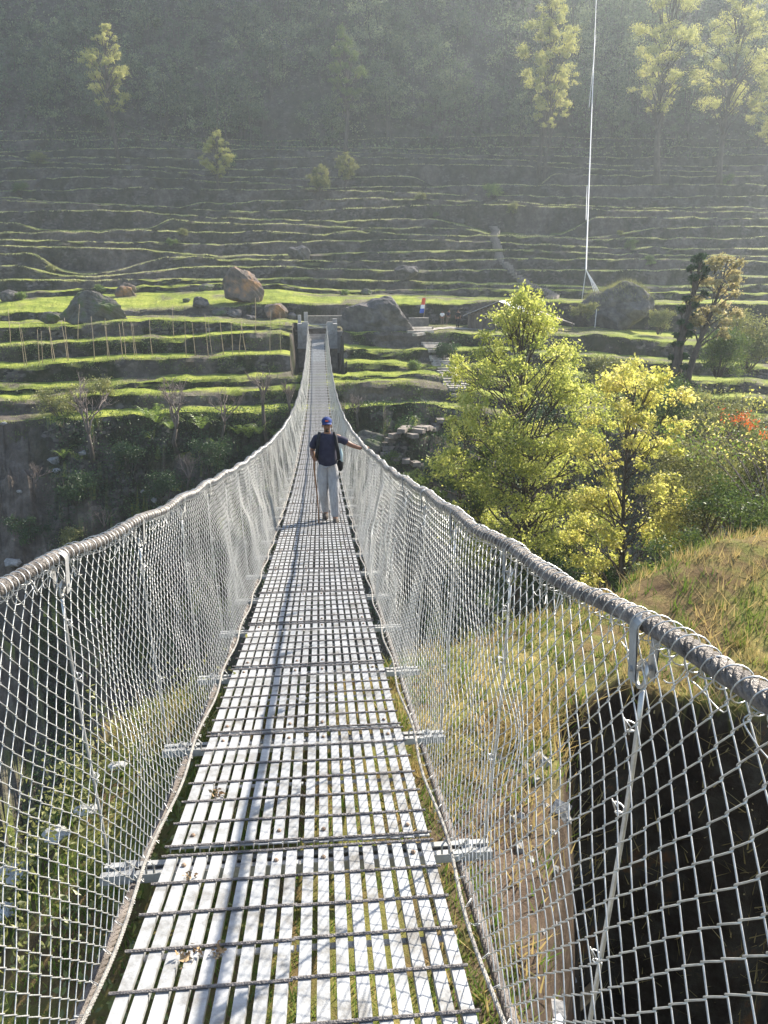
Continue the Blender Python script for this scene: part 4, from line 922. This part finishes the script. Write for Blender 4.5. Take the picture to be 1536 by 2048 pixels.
for i, (px, py, Y, sx, sz, n, lf, lm, lab) in enumerate((
    (1500, 672, 58, 5.0, 4.6, 7000, .20, L_olive, 'feathery pale bamboo-like clump at the right edge'),
    (1460, 860, 34, 4.5, 4.2, 9000, .14, L_olive, 'olive bush below the bamboo-like clump at right'),
    (1375, 830, 36, 3.6, 3.4, 8000, .13, L_bush, 'green bush under the two leaning trunks'),
    (1300, 790, 40, 3.6, 3.0, 7000, .14, L_bush, 'bush at the end of the small green plot'),
    (1400, 930, 25, 3.4, 2.6, 9000, .10, L_olive, 'grey-green shrub mass right of the golden tree'),
    (1490, 960, 19, 3.2, 2.4, 9000, .085, L_olive, 'fine-leaved pale shrub at the right frame edge'),
    (1385, 1020, 20, 3.0, 2.2, 9000, .08, L_olive, 'dense fine shrub behind the grass ridge'),
    (1500, 1040, 15, 2.6, 1.8, 8000, .07, L_bush, 'green weedy shrub just beyond the right ridge'),
    (1330, 1120, 16, 1.8, 1.5, 4000, .07, L_bush, 'low shrub at the foot of the golden tree'),
    (1440, 700, 48, 3.0, 2.8, 6000, .15, L_bush, 'round bush between russet tree and bamboo clump'),
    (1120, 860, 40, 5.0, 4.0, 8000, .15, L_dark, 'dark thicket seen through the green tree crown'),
    (1220, 740, 50, 3.4, 2.4, 5000, .15, L_olive, 'brushy shrub below the small green plot'),
    (890, 700, 64, 2.2, 1.6, 3000, .13, L_dark, 'dark shrub at the right of the stone stairway'),
    (1110, 760, 52, 4.0, 3.0, 6000, .15, L_bush, 'green shrub behind the crown of the tall tree'),
    (1165, 620, 75, 2.8, 1.6, 3500, .15, L_olive, 'pale shrub between hut and cable anchor'),
    (1320, 640, 74, 2.6, 2.2, 3500, .16, L_olive, 'shrub right of the earth dome'),
    (1200, 1150, 22, 2.6, 1.6, 6000, .085, L_dark, 'dark undergrowth shrub between green and golden tree'),
    (1080, 1130, 24, 3.4, 1.8, 7000, .09, L_dark, 'dark shrub at the foot of the tall green tree'))):
    q = at(px, py, Y); zb = at(px, py, Y)[2] - .55 * sz
    bush(lab, (q[0], Y, zb), (sx, sx, sz), n, lf, lm, 200 + i, up=0, nc=14 if n > 5000 else 10)
for i, (x, y, h, lab) in enumerate(((8.3, 7.2, 5.8, 'unseen leafy tree added on the right bank to shade the pit'), (9.3, 4.6, 5.4, 'unseen leafy tree added for shade nearest the bridge end'), (6.6, 4.0, 4.0, 'small unseen leafy tree added for shade at the pit brink'))):
    zb = float(near_z(x, y)) - .1; tree(lab, (x, y, zb), h, .12, 1.9, 9000, .15, L_bush, 900 + i, nc=22, cb=.25, group='added shade trees on the right bank')  # out-of-view trees, added to throw shade over pit and bank
# orange flowers vine at right
q = at(1500, 845, 17); b = MB(); g = np.random.default_rng(5)
vine = thing('flowering_branch', q, 'thin branches with orange-red flowers at the right edge', 'plant')
pts = [at(1560, 905, 17), at(1500, 880, 17.2), at(1440, 868, 17), at(1385, 850, 17)]
for k in range(7):
    pp = np.array([p + g.normal(size=3) * .18 for p in pts]) - q; pp[0] += np.array([.3, 0, -.8]); b.tube(pp, [.014, .011, .007, .003], 5)
kid(vine, b.build('branches', M_barkpale, smooth=True)); b = MB()
cs = np.concatenate([at(px, py, 17) - q + g.normal(size=(n_l, 3)) * .08 for px, py, n_l in ((1490, 835, 80), (1470, 838, 50), (1505, 850, 60), (1532, 870, 40), (1448, 826, 14))])
b = MB()
for px, py, n_l in ((1490, 835, 80), (1470, 838, 50), (1505, 850, 60), (1532, 870, 40), (1448, 826, 14)):
    b1 = MB(); b1.leaves(at(px, py, 17) - q + g.normal(size=(n_l, 3)) * .08, .075, .8, .4, 8); kid(vine, b1.build('flower_cluster', L_orange))

cs = np.concatenate([at(px, py, 17) - q + g.normal(size=(60, 3)) * .15 for px, py in ((1510, 800, ), (1440, 860), (1400, 850), (1500, 890), (1450, 900), (1530, 910))]); b.leaves(cs, .08, .4, .5, 9); kid(vine, b.build('leaves', L_yellow))
q = at(1400, 875, 16); vine2 = thing('thorny_vine', q, 'arching bare stems with a few green-yellow leaves right of the golden tree', 'plant'); b = MB()
for k in range(9):
    e = at(1340 + 22 * k, 850 + (k * 37) % 70, 16 + .2 * k) - q; s0 = at(1500 + 5 * k, 1010, 15.5) - q; u = np.linspace(0, 1, 8)[:, None]
    b.tube(s0 * (1 - u) + e * u + np.array([0, 0, .9]) * u * (1 - u), np.linspace(.012, .003, 8), 4)
kid(vine2, b.build('stems', M_barkpale, smooth=True)); b = MB(); b.leaves(np.concatenate([at(1345 + 15 * k, 852 + (k * 29) % 60, 16) - q + g.normal(size=(26, 3)) * .16 for k in range(12)]), .08, .3, .6, 10); kid(vine2, b.build('leaves', L_fern))

# bare pollarded trees on the left slope
for i, (px, py, ytop, r0, lab) in enumerate(((187, 920, 765, .12, 'tall pale pollarded tree on the left slope with many upright branches'), (355, 905, 760, .11, 'broad pollarded tree left of centre among ferns'), (452, 890, 768, .08, 'thin bare tree between the ferns left of the bridge'),
        (535, 885, 740, .11, 'tallest bare tree closest to the bridge on its left'), (583, 835, 768, .09, 'knobbly bare stump tree against the bridge mesh'), (68, 990, 925, .07, 'small white twiggy tree on the landslip edge'), (716, 850, 788, .07, 'little bare tree just right of the bridge'),
        (690, 850, 800, .05, 'twiggy sapling touching the right handrail'), (375, 985, 905, .06, 'small bare shrub low in the gully below the ferns'), (215, 1075, 1015, .05, 'bare twiggy shrub above the left handrail'))):
    h_ = hit(px, py); base = np.array(h_) if h_ is not None else at(px, py, 48)
    H = (py - ytop) / FPX * base[1] * 1.03
    bare_tree(lab, base, H, r0 * base[1] / 45, 300 + i, spread=.30, fork=.33 if i != 3 else .5)
for i, (px, py, R, n) in enumerate(((318, 850, 1.3, 14), (298, 840, 1.0, 12), (405, 862, 1.1, 13), (500, 880, 1.2, 13), (478, 872, .9, 11), (520, 872, .9, 11), (132, 920, .9, 10), (345, 862, .9, 12), (552, 878, .8, 10), (440, 900, .8, 10))):
    h_ = hit(px, py); base = np.array(h_) if h_ is not None else at(px, py, 48)
    base = base + np.array([0, -.4, .15])
    fern(['large bright fern left of the broad pollarded tree', 'fern just left of the large bright one', 'fern with upright fronds between two bare trees', 'wide fern at the foot of the tallest bare tree', 'mid-size fern left of the wide one', 'fern right of the tallest bare tree', 'small fern on the landslip edge', 'fern under the broad pollarded tree', 'fern against the bridge side', 'dark fern low between the thin trees'][i], base, R * 1.1, n + 6, 400 + i)
for i, (px, py, s_, lm, lab) in enumerate(((125, 830, 3.0, L_olive, 'leafy olive shrub beside the landslip'), (200, 800, 2.2, L_olive, 'shrub behind the tall pollarded tree'), (150, 1000, 2.6, L_dark, 'dark bush in the left gully'), (260, 940, 2.8, L_dark, 'dark green bush mid slope'),
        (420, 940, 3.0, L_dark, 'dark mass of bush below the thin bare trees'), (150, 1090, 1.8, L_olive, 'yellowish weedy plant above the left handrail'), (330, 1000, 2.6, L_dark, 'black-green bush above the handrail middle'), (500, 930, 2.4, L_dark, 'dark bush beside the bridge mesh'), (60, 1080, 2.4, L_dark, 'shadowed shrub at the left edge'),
        (830, 740, 1.3, L_fern, 'bright grass-like plant left of the stairs'), (700, 905, 1.0, L_dark, 'round shrub on the lower path'), (780, 930, 1.6, L_bush, 'shrub right of the lower path'), (870, 960, 2.6, L_dark, 'dark bush between path and the spreading tree'), (820, 975, 1.8, L_bush, 'bush just above the right handrail'))):
    h_ = hit(px, py); base = np.array(h_) if h_ is not None else at(px, py, 45)
    bush(lab, base + np.array([0, 0, -.2]), (s_, s_, s_ * .8), int(1100 * s_), .13, lm, 500 + i)
# bean poles
g = np.random.default_rng(12); pole = None
xsP = [22, 45, 50, 75, 82, 103, 107, 132, 135, 158, 187, 214, 218, 244, 250, 268, 273, 304, 350, 372, 390, 416, 424, 447, 465, 478, 492, 512, 540, 562]
for i, px in enumerate(xsP):
    lev = edges[3 if i % 9 else 4]; Y = float(np.interp(px, PXS, lev[0])) + .8 + g.uniform(-.2, .6); x = at(px, 700, Y)[0]; z = gz(x, Y)
    if pole is None:
        b = MB(); zz = np.linspace(0, 3.0, 7); b.tube(np.stack([.03 * np.sin(zz * 1.5), 0 * zz, zz - .1], 1), np.linspace(.028, .016, 7), 5); pole = b.build('bean_pole', M_cane, smooth=True); o = pole
    else: o = pole.copy(); COL.objects.link(o)
    o.location = (x, Y, z); o.rotation_euler = (g.normal() * .05, g.normal() * .07 + (.25 if i == 4 else 0), g.uniform(0, 6)); s_ = g.uniform(.85, 1.15); o.scale = (1, 1, s_)
    tag(o, 'bean pole leaning hardest in the row, fifth from the left' if i == 4 else 'thin dry bean pole standing upright in the row on the left terraces', 'pole', 'bean poles along the left terraces')

# ------------------------------------------------------------------ mountain forest
g = np.random.default_rng(77)
fo = MB(); ft = MB(); cnt = 0
for i in range(760):
    px = g.uniform(-150, 1700); Yt = 141 + 30 * g.uniform() ** 1.1
    if vn(px * .012, Yt * .25, 4) < -.22: continue
    x = at(px, 200, Yt)[0]; z = gz(x, Yt)
    H = g.uniform(5, 13); R = H * g.uniform(.20, .36); k = 8; cc = []; rr = []
    for j in range(k):
        q = g.uniform(.25, 1); a = g.uniform(0, 6.28); rd = R * .7 * math.sin(q * 2.6) ; cc.append([x + math.cos(a) * rd, Yt + math.sin(a) * rd, z + H * q]); rr.append(R * g.uniform(.35, .6))
    L = clump_leaves(np.array(cc), rr, 520, i, 7, .42); n0 = len(L)
    fo.leaves(L, .32, .3, .6, i, t0=g.uniform() ** 1.5)
    ft.tube([(x, Yt, z - .5), (x + g.normal() * .2, Yt, z + H * .5), (x + g.normal() * .4, Yt, z + H * .85)], [.14, .10, .04], 5)
# forest floor shrubs
n = 26000; px = g.uniform(-150, 1700, n); Yt = g.uniform(138, 176, n); x = (CAM[0] + np.interp(px, PXS, kx) * Yt)
zz = np.array([gz(a_, b_) for a_, b_ in zip(x[::4], Yt[::4])]); zz = np.repeat(zz, 4)[:n]
C = np.stack([np.repeat(x[::4], 4)[:n], np.repeat(Yt[::4], 4)[:n], zz], 1) + g.normal(size=(n, 3)) * np.array([.7, .5, .5]) + np.array([0, 0, .6])
fo.leaves(C, .45, .1, .6, 5, t0=.3)
o = fo.build('forest', L_forest); tag(o, 'hazy mixed forest covering the mountain above the terraces', 'forest', kind='stuff')
o = ft.build('forest_trunks', M_bark); tag(o, 'thin trunks of the hazy mountain forest', 'forest', kind='stuff')
# individual trees, most paled to look sunlit, that stand out of the wood
for i, (px, pyt, pyb, Y, Rr, lm, lab) in enumerate(((1320, -60, 300, 128, 4.6, L_forlit, 'tall sunlit pale tree with twin dark trunks at upper right'), (1450, -40, 260, 127, 4.4, L_forlit, 'bright cream-green tree at the top right edge'), (1085, -40, 190, 132, 3.6, L_forlit, 'sunlit pale tree at the top left of the rope cable'),
        (1095, 40, 200, 130, 2.4, L_forlit, 'smaller sunlit tree beneath the top one left of the cable'), (1545, 90, 300, 126, 3.0, L_forlit, 'pale foliage at the right edge of the mountain'), (232, 40, 260, 134, 2.6, L_forlit, 'pale tree with sunlit shoulder high on the left mountain'),
        (440, 258, 400, 126, 1.7, L_forlit, 'yellowish tree standing at the top of the left terraces'), (640, 330, 395, 122, 1.3, L_olive, 'small feathery shrub tree on the upper terraces centre'), (690, 305, 360, 126, 1.3, L_olive, 'feathery shrub tree right of its twin on the upper terraces'), (690, 60, 280, 138, 2.2, L_bush, 'slim grey-green tree in the centre forest'))):
    p0 = at(px, pyb, Y); z0 = gz(p0[0], Y); zt = at(px, pyt, Y)[2]; H = max(2.5, zt - p0[2])
    tree(lab, (p0[0], Y, min(z0, p0[2])), zt - min(z0, p0[2]), .018 * H + .05, Rr * 1.35, int(4000 + 3600 * Rr), .22 if Rr > 2 else .18, lm, 600 + i, name='hillside_tree', nc=44, cb=.38, sub=6, spread=.38, limbr=.5, cmin=.12, cmax=.34)
h_ = hit(235, 205); bare_tree('white leafless tree below the pale tree on the left mountain', np.array(h_), 6.0, .12, 350, spread=.6, fork=.3, group=None)
# terrace scrub things
for i, (px, py, s_, lab) in enumerate(((75, 330, 3.0, 'dark green scrub patch on the upper left terraces'), (40, 385, 2.2, 'scrub on the left terraces near the frame edge'), (455, 335, 3.0, 'yellow-green bush at the top of the terraces'), (365, 470, 1.4, 'bright weed clump on a mid terrace left'), (345, 492, 1.5, 'bush growing below the bright weed clump'), (690, 590, 1.0, 'small clump on the lit field behind the tower'),
        (840, 400, 1.6, 'shrub on the central terraces'), (870, 435, 1.2, 'weed clump lower on the central terraces'), (985, 395, 3.0, 'shrubs lining the left of the mountain trail'), (1025, 430, 2.4, 'shrubs on the right of the mountain trail'), (1255, 500, 2.0, 'white-green bush on the right terraces'), (1300, 530, 1.6, 'shrub lower on the right terraces'), (1240, 470, 1.0, 'small bright plant high on right terraces'), (200, 585, 1.4, 'bright fern-like clump by the mossy boulder'), (40, 600, 1.4, 'weeds at the left edge above the bean poles'), (105, 545, 1.4, 'green plant on the lit left terrace'), (1450, 370, 2.6, 'pale scrub high on the right slope'))):
    h_ = hit(px, py)
    if h_ is None: continue
    bush(lab, np.array(h_) + np.array([0, 0, -.15]), (s_, s_, s_ * .75), int(1500 * s_), .13, (L_olive, L_bush, L_fern)[i % 3], 700 + i, name='scrub_bush', nc=16)

# ------------------------------------------------------------------ ground cover (uncountable)
g = np.random.default_rng(91)
# grass fringe on the terrace lips
fr = MB(); fr2 = MB()
for i, (Yk, Zk) in enumerate(edges):
    n = 9000 if i < 8 else 7000
    px = g.uniform(-100, 1650, n); Y = np.interp(px, PXS, Yk); Z = np.interp(px, PXS, Zk); X = CAM[0] + np.interp(px, PXS, kx) * Y
    off = -.16 + g.exponential(.42, n); keep = (vn(X * .9, i * 7.0 + 0 * X, 3) > (-.15 if i < 8 else -.25)) & ~((np.abs(X) < 2.8) & (Y > 59.5) & (Y < 73))
    C = np.stack([X, Y + off, Z + np.where(off < -.1, (off + .1) * 2.2, 0) - .04], 1)[keep]
    (fr if i < 8 else fr2).blades(C, np.where(vn(X * .5, i * 3.0 + 0 * X, 7) > .15, .20, .09)[keep] if i < 8 else .13, .04 if i < 8 else .08, i, .9)
o = fr2.build('grass', L_lip); tag(o, 'grass along the upper terrace edges, paled to look sunlit', 'grass', kind='stuff')
o = fr.build('grass', L_grass); tag(o, 'grass growing along the terrace edges', 'grass', kind='stuff')
# field grass
n = 60000; px = g.uniform(0, 1400, n); Y = g.uniform(53.5, 93, n); X = CAM[0] + np.interp(px, PXS, kx) * Y
st = 3; Zs = np.repeat([gz(a_, b_) for a_, b_ in zip(X[::st], Y[::st])], st)[:n]; Xr = np.repeat(X[::st], st)[:n] + g.normal(size=n) * .06; Yr = np.repeat(Y[::st], st)[:n] + g.normal(size=n) * .06
kp = ~((np.abs(Xr) < 2.8) & (Yr > 59.5) & (Yr < 73)); Xr, Yr, Zs = Xr[kp], Yr[kp], Zs[kp]
b = MB(); b.blades(np.stack([Xr, Yr, Zs - .02], 1), .07, .05, 3, .9); o = b.build('grass', L_grass); tag(o, 'short grass on the sunlit fields', 'grass', kind='stuff')
# undergrowth on the far gully slope, dark leaves standing in for its shade
n = 30000; px = g.uniform(-60, 1600, n); Y = g.uniform(26, 53.2, n); X = CAM[0] + np.interp(px, PXS, kx) * Y
ok = (X > -17.5 - 2 * vn(X * .3, Y * .3, 4)); X, Y = X[ok], Y[ok]; Z = np.array([gz(a_, b_) for a_, b_ in zip(X, Y)])
dens = vn(X * .35, Y * .35, 8) > -.34; X, Y, Z = X[dens], Y[dens], Z[dens]
C = np.repeat(np.stack([X, Y, Z], 1), 8, 0); C = C + g.normal(size=C.shape) * np.array([.28, .28, .16]) + np.array([0, 0, .16])
b = MB(); b.leaves(C, .15, 0, .5, 4); o = b.build('undergrowth', L_dark); tag(o, 'low undergrowth covering the gully slope, darkened for its shade', 'undergrowth', kind='stuff')
# weeds on landslip + risers
n = 9000; px = g.uniform(-60, 1000, n); i_ = g.integers(0, 6, n); X = []; 
C = []
for k in range(6):
    m2 = i_ == k; Yk, Zk = edges[k]; p_ = px[m2]; Y = np.interp(p_, PXS, Yk); Z = np.interp(p_, PXS, Zk); t_ = g.uniform(0, 1, m2.sum()) ** 1.6
    C.append(np.stack([CAM[0] + np.interp(p_, PXS, kx) * Y, Y - .2 - .25 * t_, Z - .1 - 1.2 * t_], 1))
C = np.concatenate(C); C = C[~((np.abs(C[:, 0]) < 2.9) & (C[:, 1] > 59.5))]; C = C[vn(C[:, 0] * .6, C[:, 1] * .6 + C[:, 2], 9) > .02]; C = np.repeat(C, 8, 0); C = C + g.normal(size=C.shape) * .12
b = MB(); b.leaves(C, .11, .4, .5, 14); o = b.build('weeds', L_bush); tag(o, 'leafy weeds hanging on the stone terrace risers', 'weeds', kind='stuff')
# near bank
def scat(n, x0, x1, y0, y1, cond=None, cl=1, sp=.05, seed=1):
    g = np.random.default_rng(seed); X = g.uniform(x0, x1, n // cl); Y = g.uniform(y0, y1, n // cl)
    if cond is not None: k = cond(X, Y); X, Y = X[k], Y[k]
    X = np.repeat(X, cl) + g.normal(size=len(X) * cl) * sp; Y = np.repeat(Y, cl) + g.normal(size=len(Y) * cl) * sp
    return np.stack([X, Y, near_z(X, Y) - .01], 1)
nopit = lambda X, Y: ~((X > 1.15 + .30 * np.maximum(Y - 2.6, 0)) & (Y < 4.6 + .12 * X))
b = MB(); b.blades(scat(26000, -1.4, 1.0, .4, 6.5, lambda X, Y: vn(X * 2.2, Y * 2.2, 5) > -.12, 6, .03, 2), .075, .008, 1, .8); o = b.build('grass', L_fern); tag(o, 'bright green grass under the near deck', 'grass', kind='stuff')
b = MB(); b.blades(scat(60000, 0.6, 16, 2.5, 17, lambda X, Y: nopit(X, Y) & (vn(X * .9, Y * .9, 7) > -.3), 8, .05, 3), .16, .012, 2, 1.1); b.blades(scat(26000, -9, 1, 4, 11, lambda X, Y: vn(X * .9, Y * .9, 9) > -.15, 8, .07, 4), .15, .012, 3, 1.0)
o = b.build('grass', L_dry); tag(o, 'dry straw grass on the near bank', 'grass', kind='stuff')
b = MB(); b.blades(scat(60000, 0.6, 16, 2.5, 18, lambda X, Y: nopit(X, Y) & (vn(X * .7, Y * .7, 17) > -.1), 8, .05, 5), .13, .014, 4, .9); b.blades(scat(40000, -10, .8, 3.5, 13, lambda X, Y: vn(X * .6, Y * .6, 19) > -.15, 10, .08, 6), .12, .014, 5, .9)
o = b.build('grass', L_grassn); tag(o, 'green grass and weeds on the near bank', 'grass', kind='stuff')
b = MB(); L_ = scat(130000, -12, -.5, 2.5, 16, lambda X, Y: vn(X * .7, Y * .7, 29) > -.12, 16, .15, 8); L_[:, 2] += np.abs(np.random.default_rng(4).normal(size=len(L_))) * .25; b.leaves(L_, .045, 0, .5, 6)
b.leaves(scat(22000, 1.5, 14, 5, 20, lambda X, Y: (Y > 5.9 + .5 * X) & (vn(X * .5, Y * .5, 39) > -.1), 14, .16, 9) + np.array([0, 0, .15]), .075, 0, .5, 7)
o = b.build('weeds', L_olive); tag(o, 'low leafy weeds on the slopes of the near bank', 'weeds', kind='stuff')
for i, (x, y, s_, lm, lab) in enumerate(((-2.6, 6.4, 1.3, L_olive, 'yellow-green bush seen through the left mesh beside the deck'), (-4.8, 8.5, 1.8, L_bush, 'weedy bush lower down behind the left mesh'), (-3.6, 4.4, 1.0, L_bush, 'small shrub under the near left mesh'), (1.9, 7.6, 1.0, L_fern, 'leafy green weed behind the right mesh near the cable'), (2.6, 9.2, 1.5, L_bush, 'dark green bush beyond the right mesh'), (1.0, 8.6, 1.4, L_dark, 'dark shrub beneath the deck on the right'), (4.5, 11.5, 2.0, L_bush, 'bush on the slope below the ridge'), (-6.5, 12.0, 2.4, L_dark, 'dark bush deep in the left gully'))):
    bush(lab, (x, y, float(near_z(x, y)) - .1), (s_, s_, s_ * .8), int(2600 * s_), .065, lm, 800 + i, name='bank_bush')
for i, (x, y, s_) in enumerate(((-4.2, 8.0, .7), (-4.9, 7.2, .9), (-3.7, 9.6, .6), (-3.2, 5.6, .35), (-5.6, 9.5, .8), (2.6, 2.9, .35), (3.2, 2.4, .45), (1.8, 3.0, .22))):
    rock('bank_rock', ['white rock among weeds low at the left', 'largest white rock at the bottom left', 'grey-white rock behind the yellow-green bush', 'small pale stone under the near left mesh', 'pale rock furthest left in the gully', 'dark wet stone in the shaded pit', 'larger dark stone in the shaded pit', 'little stone at the pit edge'][i], 0, 0, y, (s_ * 1.3, s_, s_ * .7), M_pale, 60 + i, 'rock', 'rocks on the near bank', z=float(near_z(x, y)))
    bpy.context.view_layer.update if False else None
    o = COL.objects[-1]; o.location.x = x
BN = poly_bvh(NG)
def hitn(px, py):
    p = at(px, py, 10); d = Vector(p - CAM).normalized(); h = BN.ray_cast(Vector(CAM), d); return h[0]
for i, (px, py, s_) in enumerate(((40, 1775, .75), (115, 1700, .6), (15, 1850, .6), (175, 1650, .45), (240, 1560, .4), (70, 1640, .5))):
    h_ = hitn(px, py)
    if h_ is None: continue
    rock('stream_stone', ['biggest whitish stone of the dry stream seen through the left mesh', 'second whitish stream stone just above the biggest', 'whitish stream stone at the lower left edge', 'small pale stream stone nearest the deck', 'grey stream stone highest beside the deck', 'pale stream stone above the group at the left edge'][i], 0, 0, h_.y, (s_ * .34, s_ * .26, s_ * .14), M_stream, 160 + i, 'stone', 'pale stones of the stream bed', z=h_.z + .1)
    COL.objects[-1].location.x = h_.x
b = MB(); p_ = np.array([2.15, 4.85, float(near_z(2.15, 4.95)) + .06]); b.box((0, 0, 0), (.5, .10, .03), rz=.7, rx=.2, ry=.1, taper=.8); o = b.build('plank', M_straw); o.location = p_; tag(o, 'short weathered plank lying on the brink of the dark pit', 'plank')
b = MB(); p_ = np.array([1.25, 3.0, float(near_z(1.25, 3.0)) + .03]); P = np.array([[[.05 * math.cos(a_) * r_, .035 * math.sin(a_) * r_, .02 * math.sin(a_ * 3) * r_] for a_ in np.linspace(0, 6.28, 9)] for r_ in (0, .5, 1)]); b.grid(P); o = b.build('litter_scrap', M_white); o.location = p_; tag(o, 'crumpled white wrapper on the brown dirt right of the deck', 'wrapper')

# rubble in the pit
g = np.random.default_rng(8); b = MB(); X = g.uniform(1.2, 6, 900); Y = g.uniform(.5, 4.6, 900); Z = near_z(X, Y)
for x, y, z in zip(X, Y, Z):
    k = g.uniform(.015, .05) * (1 + 2 * (g.uniform() > .93)); b.box((x, y, z), (k, k * g.uniform(.6, 1.3), k * .7), rz=g.uniform(0, 6), rx=g.uniform(-.6, .6), ry=g.uniform(-.6, .6), taper=.6)
o = b.build('gravel', M_pale); tag(o, 'loose gravel and rubble in the shaded pit', 'gravel', kind='stuff')
b = MB(); xx = g.uniform(1.2, 7, 2500); yy = 4.55 + .10 * xx - 1.1 * fbm(xx * .9 + 3, 4.6 * .4, 45, 4) + g.normal(size=2500) * .12
b.blades(np.stack([xx, yy, near_z(xx, yy)], 1), .2, .012, 5, 1.6); o = b.build('grass', L_dry); tag(o, 'dry grass hanging over the brink of the pit', 'grass', kind='stuff')

# ------------------------------------------------------------------ haze
hb = MB(); hb.box((15, 110, 62), (560, 330, 166)); hz = hb.build('haze', None)
hm = bpy.data.materials.new('haze_air'); hm.use_nodes = True; t = hm.node_tree; t.nodes.remove(t.nodes['Principled BSDF'])
pv = t.nodes.new('ShaderNodeVolumePrincipled'); pv.inputs['Color'].default_value = (.86, .95, 1.0, 1); pv.inputs['Density'].default_value = .0006; pv.inputs['Anisotropy'].default_value = .4
t.links.new(pv.outputs[0], t.nodes['Material Output'].inputs['Volume']); hz.data.materials.append(hm); tag(hz, 'pale morning haze filling the valley', 'haze', kind='stuff')
